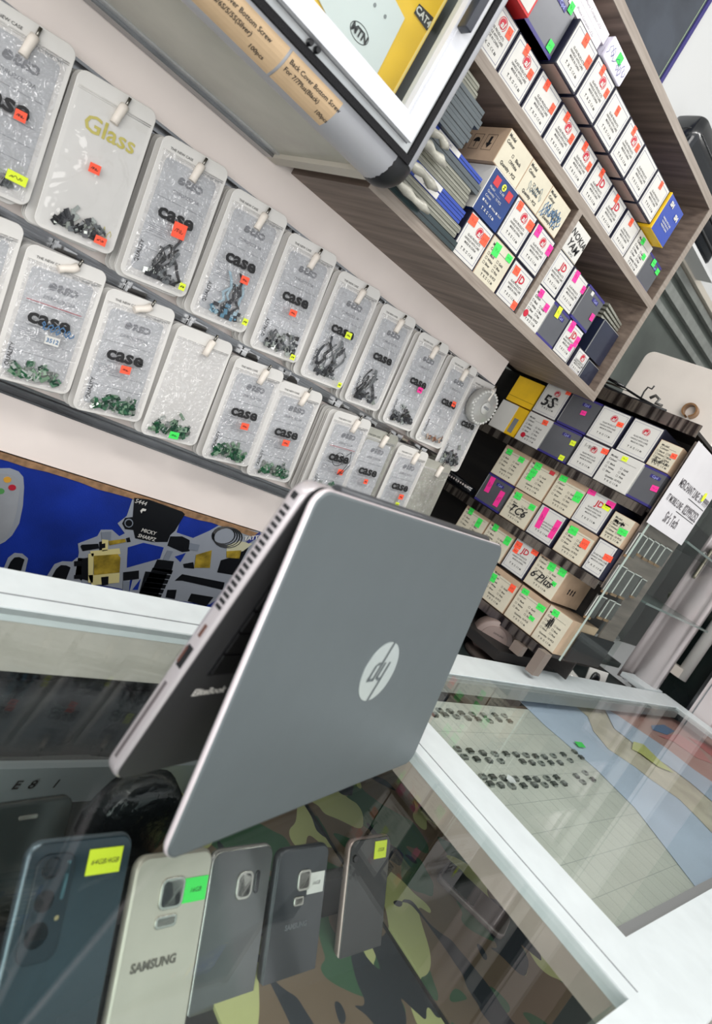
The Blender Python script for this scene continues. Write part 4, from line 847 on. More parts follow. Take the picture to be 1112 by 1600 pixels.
def pouch(x, z, w, h, label, kind='case', content='green', cseed=1, st='', roll=7, lean=3, group='clear zip pouches hanging in the display rows', yoff=-.038, cx=-.009, nb=4, bstep=.0065, bw=0, backroll=2.0, body=None, zo=.011, hk=0, hlabel=''):
    t = thing('zip_pouch', label, 'pouch', (x, YW + yoff, z), (math.radians(-lean) * -1 if False else math.radians(-lean), -math.radians(roll), 0), group)
    def P(name, me, px=0, py=0, pz=0, par=t, rot=(0, 0, 0)): return ob(name, me, par, (cx + px, py, zo + pz), rot)
    if body is None: P('pouch_back', pouch_slab(w, h))
    else: P('pouch_back', cached(('psb', w, h, body.name), lambda: slab(w, h, .0016, .010, .0006, -w / 2, -h, 0).mesh('pouch', body, True)))
    P('zip_ridge', cached(('zr', w), lambda: MB().tube([(-w * .46, 0, 0), (w * .46, 0, 0)], .0006, 6).tube([(-w * .46, 0, -.002), (w * .46, 0, -.002)], .0005, 6).mesh('zip_ridge', POUCHM, True)), 0, -.0004, -.0165)
    iw, ih = w - .020, h - .034
    if kind in ('case', 'caser'):
        P('window_panel', cached(('wp', w, h), lambda: slab(iw, ih, .0004, .006, .0001, -iw / 2, -ih, -.0004).mesh('window', POUCHG)), 0, 0, -.022)
        s = w / .088
        P('printed_logo_mirrored', text('case', .0170 * s, mat('mirror_grey_ink', (128, 130, 134), .5), bold=.0007, mirror=True, sx=1.1), .004, -.0008, -h * .225)
        P('printed_word_mirrored', text('ACCESSORIES', .0058 * s, mat('mirror_grey_ink', (0, 0, 0)), mirror=True), .003, -.0008, -h * .325)
        P('printed_logo', text('case', .0235 * s, INK, bold=.0008, sx=1.15), -.002, -.0056, -h * .475)
        P('printed_line', text('THE NEW CASE', .0042 * s, INK), -.018 * s, -.0008, -.012)
        P('printed_line_mirrored', text('THE NEW CASE', .0040 * s, mat('mirror_grey_ink', (0, 0, 0)), mirror=True), .022 * s, -.0008, -.020)
        P('printed_vertical', text('QUALITY', .0066 * s, INK, bold=.0001), -iw / 2 + .004, -.0009, -h * .80, rot=(0, -math.pi / 2, 0))
        b = cached(('rules', w, h), lambda: MB().box(-iw * .44, -.0003, -h * .395, iw * .44, 0, -h * .393).box(-iw * .44, -.0003, -h * .552, iw * .44, 0, -h * .550).box(-iw * .44, -.0003, -h * .66, iw * .44, 0, -h * .658).box(-iw * .44, -.0003, -h * .76, iw * .44, 0, -h * .758).mesh('printed_rules', mat('rule_grey', (120, 122, 126), .5)))
        P('printed_rules', b, 0, -.0007, 0)
        P('printed_small_text', cached(('fine', w), lambda: (lambda q: [q.box(-iw * .42, -.0003, -.0022 * i - .0006, -iw * .06, 0, -.0022 * i) for i in range(5)] and q.mesh('fine', mat('fine_print_grey', (142, 144, 148), .5)))(MB())), 0, -.0006, -h * .585)
        if kind == 'caser': P('red_rule', cached(('redr', w), lambda: MB().box(-iw * .44, -.0004, -.0006, iw * .44, 0, 0).mesh('red_rule', RED)), 0, -.0008, -h * .375)
    elif kind == 'glass':
        GOLD = mat('gold_foil', (196, 184, 92), .3, .4)
        P('printed_logo', text('Glass', .0245, GOLD, bold=.0004, sx=1.1), .003, -.0009, -h * .27)
        P('printed_script', ribbon(scribble(40, .02, .018, 9), .0006, GOLD), .026, -.0008, -h * .88)
    cols = {'green': GRN, 'black': BLK, 'brown': BRN, 'blue': BLU, 'flex': BLK}[content] if content else None
    if content in ('green', 'black', 'brown'):
        n = {'green': 62, 'black': 60, 'brown': 30}[content]
        c = chips(cseed, n, iw * .78, h * {'green': .14, 'black': .15, 'brown': .07}[content], (cseed % 3 - 1) * .004, -h * .93, cols, .0068 if content != 'brown' else .005)
        P('circuit_boards' if content == 'green' else 'flex_parts', c.mesh('parts', cols), 0, 0, 0)['kind'] = 'stuff'
    elif content in ('flex', 'blue'):
        r = random.Random(cseed); b = MB()
        for k in range(7):
            x0 = r.uniform(-.5, .5) * iw * .5; z0 = -h * r.uniform(.55, .72)
            pts = [(x0, -.0030 - .0004 * k, z0)]
            for q in range(5): pts.append((pts[-1][0] + r.uniform(-.009, .009), -.003 - .0004 * k, pts[-1][2] - h * .055))
            pts = [(min(iw * .42, max(-iw * .42, a)), y_, max(-h * .93, z_)) for a, y_, z_ in pts]
            hw = r.uniform(.0014, .0032)
            L_ = []
            for a, y_, z_ in pts: L_.append([(a - hw, y_, z_), (a + hw, y_, z_), (a + hw, y_ + .0005, z_), (a - hw, y_ + .0005, z_)])
            b.loops(L_, r.randrange(3))
            e = pts[-1]; b.box(e[0] - .004, e[1] - .001, e[2] - .002, e[0] + .004, e[1], e[2] + .003, r.randrange(2))
        c = chips(cseed + 50, 16, iw * .6, h * .07, 0, -h * .92, cols, .006)
        o = len(b.v); b.v += c.v; b.f += [tuple(o + i for i in f) for f in c.f]; b.m += c.m
        P('flex_parts', b.mesh('flex_parts', cols))['kind'] = 'stuff'
    P('film', film_mesh(w - .010, h - .020, cseed, .006, False, FILM if kind != 'glass' else FILM2), 0, 0, -.016)
    for n, s in enumerate(st.split()):
        c = STK[s[0]]; u, v, sw, sh = [float(q) for q in s[1:].split(',')]
        sk = P('price_sticker', cached(('pst', s[0], sw, sh), lambda: MB().box(-sw / 2, -.0003, -sh / 2, sw / 2, 0, sh / 2).mesh('price_sticker', c)), (u - .5) * w, -.0085 if v > .3 else -.0085, -h * v, rot=(0, .06 * (n - .5), 0))
        P('handwriting', cached(('phw', sw, sh, n), lambda: ribbon(scribble(n + 11, sw * .7, sh * .35, 8), .0005, INK)), (u - .5) * w, -.0090, -h * v)
    r = random.Random(cseed * 7 + 1)
    for k in range(nb):
        o = ob('zip_pouch', pouch_slab(w, h), None, (x - .001 * k + r.uniform(-.001, .001), YW + yoff + .0032 + bstep * (k + 1) * (1 if nb < 6 else .8), z - .0015), (math.radians(-lean * (1 - .15 * k)), -math.radians(roll - backroll + r.uniform(-2.2, 1.2)), 0))
        # hole-centred shape: shift mesh the same way as the front pouch
        o.location = o.matrix_basis @ Vector((cx - .002 * r.random() - bw, 0, zo - .002 * r.random()))
        tagm(o, 'clear pouch edge, %s in the stack behind %s' % (ORD[k], hlabel), 'pouch', 'pouches stacked behind ' + hlabel)
    return t
# top row: hooks 0.1 m apart
T = [
 (.1045, 'case', 'black', 3, 'o.66,.52,.011,.010 y.80,.86,.020,.010', 'pouch with black parts and a yellow price tag, nearest end of the top row', 'the first top-row pouch'),
 (.2025, 'glass', 'black', 4, 'o.46,.52,.012,.010 o.78,.93,.013,.009', 'white zip pouch lettered Glass in gold with black parts inside', 'the gold-lettered pouch'),
 (.3050, 'case', 'flex', 5, 'o.56,.56,.017,.018 y.86,.92,.008,.009', 'pouch with large orange sticker and silvery flex parts, beside the gold-lettered pouch', 'the large orange sticker pouch'),
 (.4070, 'case', 'blue', 6, 'o.62,.60,.012,.010 y.88,.90,.008,.009', 'zip pouch with blue-tinted flex cables in the top row', 'the blue flex pouch'),
 (.5060, 'case', 'black', 8, 'o.50,.60,.012,.009 y.80,.95,.008,.008', 'zip pouch with orange sticker and a small grey flex, fifth in top row', 'the fifth top-row pouch'),
 (.6080, 'case', 'flex', 9, 'y.60,.50,.012,.010 y.84,.95,.007,.008', 'zip pouch with yellow stickers and one long grey flex cable', 'the yellow-sticker flex pouch'),
 (.7060, 'case', 'flex', 12, '', 'zip pouch with dark cables and no price sticker, seventh in top row', 'the sticker-free pouch'),
 (.8070, 'case', 'black', 13, 'p.58,.55,.012,.010', 'zip pouch with pink sticker and small silver parts, thick stack behind', 'the pink-sticker pouch'),
 (.9050, 'case', 'brown', 14, 'o.60,.47,.010,.010', 'zip pouch holding copper-brown flex pieces with orange sticker', 'the copper flex pouch')]
for i, (x, k, c, s, st, lab, hl) in enumerate(T):
    w, h = (.088, .168) if i else (.094, .168)
    nb = (3, 3, 4, 4, 5, 5, 4, 8, 3)[i]
    if i == 0: k = 'case'
    pouch(x, RZ[0] - .006, w - .001 * i if i > 5 else w, h, lab, k, c, s, st, roll=(7, 8, 8, 7, 8, 7, 7, 6, 5)[i], nb=nb, hlabel=hl, backroll=1.0 if i < 6 else -.6, bw=.003 if i > 3 else .001)
    hook(x, RZ[0], 'steel hook with ivory tag holder carrying %s' % hl)
# round clear box and one more pouch at the far end
hook(1.000, RZ[0], 'steel hook with ivory tag holder carrying the round clear box')
t = thing('round_case', 'round clear plastic case of small parts hanging last on the top rail', 'case', (1.0, YW - .036, RZ[0] - .045))
ob('shell', MB().lathe([(.0001, .012), (.030, .012), (.036, .008), (.038, .0), (.036, -.006), (.030, -.010), (.0001, -.011)], (0, 0, 0), 'y', 36).mesh('shell', mat('cloudy_shell', (170, 170, 166), .15, noise=.1, coat=.5), True), t)
tb = MB()
for k in range(28):
    a = k * math.pi / 14; tb.lathe([(.0001, -.0045), (.003, -.003), (.0034, .0), (.003, .003)], (.033 * math.cos(a), -.007, .033 * math.sin(a)), 'y', 6)
ob('bead_ring', tb.mesh('bead_ring', mat('clear_bead', (196, 196, 192), .1, coat=.8), True), t)['kind'] = 'stuff'
ob('hub', MB().lathe([(.0001, -.0125), (.012, -.0125), (.013, -.011)], (0, 0, 0), 'y', 24).mesh('hub', mat('clear_bead', (0, 0, 0)), True), t); ob('printed_lettering', text('case', .010, mat('mirror_grey_ink', (0, 0, 0)), bold=.0004, mirror=True), t, (0, -.0130, .002))
pouch(.965, RZ[0] - .012, .080, .190, 'last zip pouch of the top rail, hanging lower behind the round case', 'case', 'black', 15, '', roll=6, nb=0, yoff=-.020, cx=.030, hlabel='x')
# lower row
Bt = [
 (.1370, 'case', None, 30, '', 'zip pouch cut by the picture edge, first in the lower row', 'the first lower-row pouch', 3),
 (.2345, 'caser', 'green', 22, '', 'zip pouch with red rule, bluish print and green circuit boards', 'the red-ruled pouch', 4),
 (.3310, 'case', 'green', 23, 'o.52,.58,.013,.010', 'zip pouch of green boards with one orange sticker, under the blue flex pouch', 'the orange-sticker board pouch', 3),
 (.4290, 'plainp', 'green', 24, 'g.52,.93,.014,.010', 'plain unprinted zip pouch with green boards and a green sticker', 'the unprinted pouch', 3),
 (.5270, 'case', 'green', 25, 'o.55,.60,.013,.010', 'zip pouch heaped with green boards just past the unprinted pouch', 'the heaped board pouch', 3),
 (.6120, 'case', 'green', 26, 'o.52,.58,.013,.010', 'zip pouch of green boards hanging nearest above the laptop hinge', 'the pouch above the laptop hinge', 2),
 (.7350, 'caser', 'green', 27, 'o.62,.63,.012,.010', 'zip pouch scrawled with black pen over its print', 'the pen-scrawled pouch', 7),
 (.8130, 'case', None, 28, 'o.50,.60,.009,.009', 'hazy zip pouch with a tiny orange sticker, lower row', 'the hazy pouch', 3),
 (.9080, 'case', 'green', 29, 'o.60,.60,.012,.010 y.58,.70,.010,.008', 'zip pouch with orange and yellow stickers behind the laptop lid', 'the two-sticker pouch', 4),
 (.9880, 'plainp', None, 31, '', 'cloudy empty zip pouch at the far end of the lower rail', 'the cloudy pouch', 2)]
for i, (x, k, c, s, st, lab, hl, nb) in enumerate(Bt):
    t = pouch(x, RZ[1] - .012, .090 if i < 3 else .086, .158, lab, k, c, s, st, roll=(8, 8, 9, 7, 8, 8, 8, 7, 7, 7)[i], nb=nb, hlabel=hl, backroll=0.5, bw=.003, body=POUCHC if i in (7, 9) else None, cx=-.010)
    if i == 6: ob('handwriting', ribbon([[(-.015 + .014 * math.cos(a * .5) * (1 - a * .02), -.075 + .010 * math.sin(a * .5) + a * .0006) for a in range(20)], [(-.002, -.058), (.006, -.050), (.010, -.066), (.002, -.086), (-.006, -.094), (.004, -.090), (.014, -.072)]], .0012, INK), t, (0, -.0095, 0))
    if i == 1: ob('handwriting', ribbon(scribble(77, .04, .012, 12), .0012, mat('blue_pen', (0, 0, 0))), t, (0, -.0095, -.072)); ob('price_sticker', MB().box(-.008, -.0003, -.005, .008, 0, .005).mesh('sticker', WHITEP), t, (-.004, -.0097, -.086)); ob('handwriting', text('3512', .007, mat('blue_pen', (0, 0, 0)), bold=.0002), t, (-.004, -.0102, -.086))
    hook(x, RZ[1], 'steel hook with ivory tag holder carrying %s' % hl, 1 if i < 3 else 0)

# ------------------------------------------------------------------ laptop standing as a tent on the glass
GZ = -.29
Lf = onZ((252, 1352), GZ); ang = math.atan2(.2229, .9748)
lap = thing('laptop', 'grey metal laptop standing half folded like a tent on the glass counter', 'laptop', Lf, (0, 0, ang))
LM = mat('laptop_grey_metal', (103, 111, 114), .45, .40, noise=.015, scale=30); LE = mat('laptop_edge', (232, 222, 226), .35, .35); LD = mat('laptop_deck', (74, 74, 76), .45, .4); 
W, H = .3285, .237; ph = math.atan2(.037, .234)
lid = ob('lid', slab(W, H, .0062, .013, .0022, n=8).mesh('lid', [LM], True), lap, (0, 0, 0), (-ph, 0, 0))
ob('lid_edge', (lambda b: b.mesh('lid_edge', [LE], True))((lambda: (lambda m: (m.loops([[(x, y, z) for x, z in rrect(W + 2 * e, H + 2 * e, .013 + e, -e, -e, 8)] for e, y in ((-.0006, .0010), (.0003, .0022), (.0003, .0040), (-.0006, .0052))], cap=False), m)[1])(MB()))()), lid)
ob('screen_bezel', slab(W - .006, H - .006, .0006, .010, .0002, .003, .003, .0062).mesh('screen_bezel', BLACK), lid); ob('screen', MB().box(.012, .0068, .018, W - .012, .0072, H - .02).mesh('screen', BLACKG), lid)
R = .0255; cx, cz = .1700, .1115
disc = MB(); disc.lathe([(.0001, -.0006), (R, -.0006), (R, 0)], (0, 0, 0), 'y', 48)
lg = ob('logo_disc', disc.mesh('logo_disc', mat('logo_silver', (190, 198, 196), .22, .35)), lid, (cx, 0, cz))
# letters hp as slanted strokes, upside down as the lid is
lm = MB(); sl = .30
def stroke(x0, z0, x1, z1, t=.0024):
    lm.add([(x0 - t / 2, 0, z0), (x0 + t / 2, 0, z0), (x1 + t / 2, 0, z1), (x1 - t / 2, 0, z1)], [(0, 1, 2, 3)])
def sx_(x, z): return x + z * sl
for x, za, zb in ((-.0070, -.0075, .0245), (-.0005, -.0075, .0060), (.0035, -.0245, .0075), (.0100, -.0055, .0075)): stroke(sx_(x, za), za, sx_(x, zb), zb)
lm.add([(sx_(-.0070, .0075) - .001, 0, .0075), (sx_(-.0030, .0075), 0, .0075), (sx_(.0003, .0050), 0, .0050), (sx_(.0007, .0050) , 0, .0042), (sx_(-.0025, .0052), 0, .0052), (sx_(-.0070, .0052), 0, .0052)], [(0, 1, 2, 3, 4, 5)])
lm.add([(sx_(.0035, .0075) - .001, 0, .0075), (sx_(.0085, .0075), 0, .0075), (sx_(.0112, .0050), 0, .0050), (sx_(.0085, .0052), 0, .0052), (sx_(.0035, .0052), 0, .0052)], [(0, 1, 2, 3, 4)])
lm.add([(sx_(.0035, -.0060), 0, -.0060), (sx_(.0035, -.0078), 0, -.0078), (sx_(.0085, -.0078), 0, -.0078), (sx_(.0108, -.0052), 0, -.0052), (sx_(.0090, -.0056), 0, -.0056)], [(0, 1, 2, 3, 4)])
ob('logo_letters', lm.mesh('logo_letters', LM), lg, (0, -.0010, 0), (0, math.pi, 0)).scale = (1.2, 1, 1.04)
# base: deck faces the lid
ph2 = math.atan2(.044 - .064, .234)
TH = .0118
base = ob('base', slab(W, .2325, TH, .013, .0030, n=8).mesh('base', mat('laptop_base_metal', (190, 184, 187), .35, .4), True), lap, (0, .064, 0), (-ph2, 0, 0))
ob('deck', slab(W - .004, .232, .0006, .011, .0002, .002, .002, -.0006).mesh('deck', LD), base)
ob('keyboard_well', MB().box(.022, -.0012, .088, W - .022, -.0006, .196).mesh('keyboard_well', BLACK), base)
kb = MB()
for r_ in range(6):
    for c_ in range(15): kb.box(.024 + c_ * .0187, -.0026, .090 + r_ * .0176, .024 + c_ * .0187 + .0165, -.0012, .090 + r_ * .0176 + .0155)
ob('keys', kb.mesh('keys', mat('key_black', (20, 20, 22), .5)), base)['kind'] = 'stuff'
ob('touchpad', slab(.10, .055, .0004, .003, .0001, W / 2 - .05, .016, -.0010).mesh('touchpad', mat('touchpad_grey', (60, 60, 62), .35)), base)
ob('deck_lettering', text('EliteBook', .0078, mat('pale_lettering', (235, 232, 226), .4), bold=.0003, align='LEFT'), base, (.020, -.0012, .074))
for i in range(18):
    z = .138 + i * .0044
    ob('vent_slot', cached('vent', lambda: MB().box(-.0004, .0035, -.0012, .0006, TH - .0032, .0012).mesh('vent_slot', BLACK)), base, (0, 0, z))
ob('usb_port', MB().box(-.0004, .0035, .091, .0006, TH - .0035, .107).mesh('usb_port', BLACK), base); ob('usb_tongue', MB().box(-.0007, .0072, .093, .0005, .0090, .105).mesh('usb_tongue', mat('port_brown', (92, 62, 54), .4)), base)
ob('card_slot', MB().box(-.0004, .0055, .016, .0006, .0078, .078).mesh('card_slot', mat('slot_grey', (96, 90, 92), .4)), base)
ob('power_port', MB().box(-.0004, .0042, .2190, .0006, TH - .0036, .2235).mesh('power_port', BLACK), base); ob('lock_slot', MB().box(-.0004, .0045, .115, .0006, TH - .005, .124).mesh('lock_slot', mat('port_brown', (0, 0, 0))), base)
ob('hinge_barrel', MB().tube([(.03, .0475, .2315), (W - .03, .0475, .2315)], .0048, 16).mesh('hinge_barrel', mat('hinge_grey', (70, 72, 76), .35, .4), True), lap)

# ------------------------------------------------------------------ glass counters
CTO = (-.60, .02, -1.25)
def cut(name, label, cat, x0, x1, y0, y1, fr, glass_x0=None):
    return None
CF = mat('counter_frame_aluminium', (222, 230, 232), .40, .0, noise=.03, scale=30, coat=.15); GR = mat('grey_rubber', (120, 122, 122), .5)
BEIGE = mat('beige_inner_strip', (180, 166, 156), .45, noise=.06, scale=20)
def counter(label, x0, x1, y0, y1, xf0, xf1, yf0, yf1, gl):
    o = (x0, y0, -1.25); t = thing('glass_counter', label, 'counter', o)
    def B(name, a, b, c, d_, e, f, m): return pbox(name, a, b, c, d_, e, f, m, t, o)
    # top frame
    B('top_frame', x0, yf1, GZ - .012, x1, y1, GZ + .001, CF); B('top_frame', x0, y0, GZ - .012, x1, yf0, GZ + .001, CF)
    B('top_frame', x0, yf0, GZ - .012, xf0, yf1, GZ + .001, CF); B('top_frame', xf1, yf0, GZ - .012, x1, yf1, GZ + .001, CF)
    B('glass_top', xf0, yf0, GZ - .006, xf1, yf1, GZ - .0006, gl)
    return t, B
glt = film('counter_glass', (.95, .965, .96), fres=True, rough=.005, ior=1.5)
ct, CB = counter('long glass-topped counter with white aluminium frame under the laptop', -.70, .667, .02, .540, -.66, .5935, .06, .4785, glt)
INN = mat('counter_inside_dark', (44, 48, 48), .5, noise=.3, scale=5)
CB('frame_groove', .6115, .06, GZ + .001, .6127, .48, GZ + .0014, MID); CB('frame_groove', -.70, .497, GZ + .001, .60, .4983, GZ + .0015, MID)
CB('inner_back_strip', -.66, .479, GZ - .060, .594, .483, GZ - .012, mat('pale_inner_strip', (196, 190, 180), .5, noise=.05, scale=15))
CB('inner_end_strip', .594, .06, GZ - .034, .598, .479, GZ - .012, BEIGE)
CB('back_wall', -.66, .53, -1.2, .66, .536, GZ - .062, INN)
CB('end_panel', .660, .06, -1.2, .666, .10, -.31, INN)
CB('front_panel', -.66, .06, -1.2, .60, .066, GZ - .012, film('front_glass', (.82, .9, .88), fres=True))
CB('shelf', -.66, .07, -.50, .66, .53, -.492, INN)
CB('shelf_bar', -.66, .474, -.492, .60, .484, -.449, mat('grey_shelf_bar', (150, 158, 160), .35, .3))
CB('plinth', -.70, .05, -1.25, .66, .53, -.75, mat('counter_plinth', (120, 118, 116), .5))
for px_, tx in ((24, 'E'), (48, '8'), (84, '1')):
    p = onY((px_, 1228), .473); ob('bar_lettering', text(tx, .014, INK, bold=.0002, shear=.2), ct, (p.x + .70, .473 - .02 - .0008, -.466 + 1.25))
ct2, CB2 = counter('second glass-topped counter showing white grid paper and rows of tiny parts', .667, 2.05, .02, .540, .668, 1.975, .094, .4785, glt)
CB2('inner_rail', .6690, .094, GZ - .020, .677, .4785, GZ - .0065, GR); CB2('inner_rail', .667, .0935, GZ - .026, 1.975, .104, GZ - .0005, GR)
CB2('inner_rail', .667, .468, GZ - .026, 1.975, .4785, GZ - .0065, mat('pale_grey_rail', (150, 154, 152), .4, .3))
TZ = -.333
CB2('tray_board', .678, .104, TZ - .006, 1.975, .468, TZ, mat('white_tray_board', (206, 210, 204), .6, noise=.05, scale=6))
CB2('inner_wall', .668, .104, TZ - .006, .672, .468, GZ - .020, mat('pale_grey_rail', (0, 0, 0)))
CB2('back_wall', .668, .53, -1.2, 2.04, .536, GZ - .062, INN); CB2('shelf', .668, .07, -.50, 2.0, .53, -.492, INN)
CB2('corner_plate', 1.90, .548, GZ - .012, 2.05, .62, GZ + .001, CF)
s_ = onZ((976, 1063), GZ); ob('plate_screw', MB().lathe([(.0001, .003), (.007, .002), (.008, 0)], (0, 0, 0), 'z', 14).mesh('screw', MID), ct2, (s_.x - .667, s_.y - .02, GZ + 1.251))
s_ = onY((827, 1408), .27)
# gridded paper, torn papers, blue sheet
def sheet(name, pts, z, m, lab, cat, thick=.0006):
    P_ = [onZ(p, z) for p in pts]; o = P_[0]
    q = [(p.x - o.x, p.y - o.y) for p in P_]
    if area(q) < 0: q.reverse()
    b = MB(); n = len(q)
    b.add([(x, y, 0) for x, y in q] + [(x, y, thick) for x, y in q], [tuple(range(n))[::-1], tuple(range(n, 2 * n))] + [(i, (i + 1) % n, n + (i + 1) % n, n + i) for i in range(n)])
    ob_ = ob(name, b.mesh(name, m), None, (o.x, o.y, z)); return tagm(ob_, lab, cat)
c5 = lambda p: (600 + p[0] / 2.172, 1000 + p[1] / 2.172); c6_ = lambda p: (600 + p[0] / 2.172, 1180 + p[1] / 2.172)
gp_ = thing('grid_paper', 'white grid paper lying in the second counter under the tiny parts', 'paper', (.680, .108, TZ))
ob('sheet', MB().box(0, 0, 0, .47, .36, .0005).mesh('sheet', mat('grid_paper_white', (200, 204, 194), .6, noise=.05, scale=10)), gp_)
gl_ = MB()
for i in range(1, 18): gl_.box(i * .026, 0, .0005, i * .026 + .0004, .36, .0006)
for j in range(1, 9): gl_.box(0, j * .042, .0005, .47, j * .042 + .0007, .0006)
ob('grid_lines', gl_.mesh('grid_lines', mat('grid_line_grey', (160, 166, 160), .6)), gp_)
BLS = mat('pale_blue_sheet', (196, 212, 232), .5, noise=.06, scale=6); MAPP = mat('beige_crumpled_paper', (212, 204, 184), .7, noise=.12, scale=18, bump=.6, bscale=30)
REDP = mat('pinkish_map_paper', (196, 166, 156), .65, c2=(180, 120, 112), scale=5, lo=.25, hi=.75, bump=.4, bscale=25)
sheet('blue_sheet', [c5((400, 150)), c5((760, 215)), (1112, 1200), (1400, 1390), (1400, 1600), (1112, 1420), c5((850, 570)), c5((720, 440)), c5((545, 290))], TZ + .0012, BLS, 'pale blue plastic sheet beside the grid paper in the counter', 'sheet')
sheet('map_paper', [c5((610, 190)), c5((740, 215)), c5((830, 290)), c5((960, 400)), c5((1112, 530)), c5((1112, 655)), c5((1060, 600)), c5((1000, 540)), c5((900, 470)), c5((850, 430)), c5((760, 370)), c5((710, 310)), c5((690, 260))], TZ + .0024, MAPP, 'long torn beige paper strip lying on the pale blue sheet', 'paper')
sheet('map_paper', [c5((715, 205)), c5((900, 230)), c5((1300, 420)), c5((1300, 640)), c5((1112, 530)), c5((1030, 460)), c5((940, 400)), c5((850, 320)), c5((790, 265))], TZ + .0036, REDP, 'pinkish printed paper with red and blue patches near the far frame', 'paper')
sheet('blue_sheet', [c5((745, 228)), c5((800, 262)), c5((870, 310)), c5((960, 370)), c5((1050, 440)), c5((1300, 610)), c5((1300, 660)), c5((1112, 548)), c5((1040, 485)), c5((960, 425)), c5((860, 362)), c5((780, 300))], TZ + .0042, BLS, 'narrow blue strip running between the two torn papers', 'sheet')
sheet('paper_patch', [c5((905, 290)), c5((950, 288)), c5((985, 310)), c5((960, 322)), c5((910, 305))], TZ + .0052, mat('faded_blue_print', (110, 138, 176), .6), 'faded blue oval patch printed on the pinkish paper', 'paper')
sheet('paper_patch', [c5((930, 325)), c5((1000, 320)), c5((1060, 360)), c5((1112, 420)), c5((1060, 400)), c5((980, 345))], TZ + .0052, mat('faded_red_print', (206, 130, 126), .6), 'faded red curved stripe on the pinkish paper', 'paper')
sheet('paper_patch', [c5((1030, 330)), c5((1112, 360)), c5((1200, 420)), c5((1112, 395))], TZ + .0052, mat('strong_red_print', (196, 92, 90), .6), 'stronger red wedge beyond the curved stripe on the paper', 'paper')
sheet('paper_patch', [c5((630, 195)), c5((715, 205)), c5((740, 235)), c5((690, 235))], TZ + .0044, mat('olive_print', (150, 152, 110), .6), 'small olive green tab at the corner of the torn paper', 'paper')
sheet('paper_patch', [c5((845, 345)), c5((880, 355)), c5((925, 400)), c5((980, 450)), c5((930, 430)), c5((870, 385)), c5((840, 370))], TZ + .0056, mat('yellow_olive_print', (196, 200, 120), .6), 'yellow-green band on the torn beige paper', 'paper')
sheet('green_sticker', [c5((645, 345)), c5((670, 348)), c5((684, 366)), c5((660, 362))], TZ + .0052, GREEN, 'bright green folded sticker lying at the edge of the grid paper', 'sticker')
# tiny charging connectors in rows
CHM = [mat('connector_steel', (112, 116, 112), .3, .5), mat('connector_dark', (66, 72, 66), .35, .3), mat('connector_pale', (150, 156, 150), .4, .2)]
def chip_mesh(k):
    b = MB(); b.box(-.0060, -.0036, 0, .0060, .0036, .0030, k); b.box(-.0048, -.0050, 0, .0048, -.0036, .0016, (k + 1) % 3); b.box(-.0070, -.0010, 0, -.0060, .0022, .0012, 2); b.box(.0060, -.0010, 0, .0070, .0022, .0012, 2); b.box(-.0040, -.0020, .0030, .0040, .0016, .0034, (k + 2) % 3)
    return b.mesh('connector', CHM)
CHS = [chip_mesh(0), chip_mesh(1), chip_mesh(2)]
rows = [('farthest short', [(210, 160), (235, 143), (245, 158), (270, 150), (275, 163), (302, 150), (312, 167), (335, 160), (345, 175), (368, 160), (378, 176)]),
        ('second', [(170, 255), (186, 240), (205, 256), (222, 243), (243, 261), (260, 250), (283, 267), (297, 253), (318, 271), (335, 256), (357, 276), (374, 256), (388, 272), (406, 258), (424, 277)]),
        ('third', [(247, 371), (290, 378), (333, 385), (374, 388), (412, 388), (446, 390), (480, 392), (512, 396), (542, 398), (572, 394), (606, 390), (644, 380), (271, 398), (312, 406), (354, 410), (394, 412), (468, 414), (500, 418), (532, 420), (564, 418), (595, 418), (630, 410), (667, 400)]),
        ('nearest', [(333, 465), (366, 467), (403, 470), (443, 472), (484, 472), (515, 474), (550, 470), (583, 468), (650, 463), (680, 452), (358, 490), (393, 494), (432, 498), (471, 496), (508, 493), (543, 493), (575, 490), (608, 488), (672, 483), (706, 475)])]
for nm, pts in rows:
    for i, q in enumerate(pts):
        p = onZ(c5(q), TZ + .001); o = ob('connector', CHS[(i * 5 + len(pts)) % 3], None, (p.x, p.y, TZ + .0008), (0, 0, .05 * math.sin(i * 3.1)))
        up = q[1] < sum(v[1] for v in pts) / len(pts); k = sum(1 for v in pts if (v[1] < sum(w_[1] for w_ in pts) / len(pts)) == up and v[0] <= q[0]) - 1
        tagm(o, 'tiny metal connector, %s along the %s line of the %s row' % (ORD[k], 'far' if up else 'near', nm), 'connector', 'tiny connectors, %s row' % nm)
p = onZ(c5((340, 172)), TZ); tagm(ob('connector', MB().box(-.005, -.004, 0, .005, .004, .003).mesh('connector', RED), None, (p.x + .004, p.y - .008, TZ + .0008)), 'single red tiny part among the farthest connectors', 'connector')
p = onZ(c5((422, 487)), TZ); tagm(ob('foil_scrap', MB().add([(-.007, -.004, 0), (.006, -.006, .001), (.008, .003, .002), (-.001, .007, .003), (-.007, .003, 0)], [(0, 1, 2, 3, 4)]).mesh('foil_scrap', mat('bright_foil', (240, 244, 244), .2, .3)), None, (p.x, p.y, TZ + .0052)), 'small bright foil scrap among the nearest connectors', 'scrap')
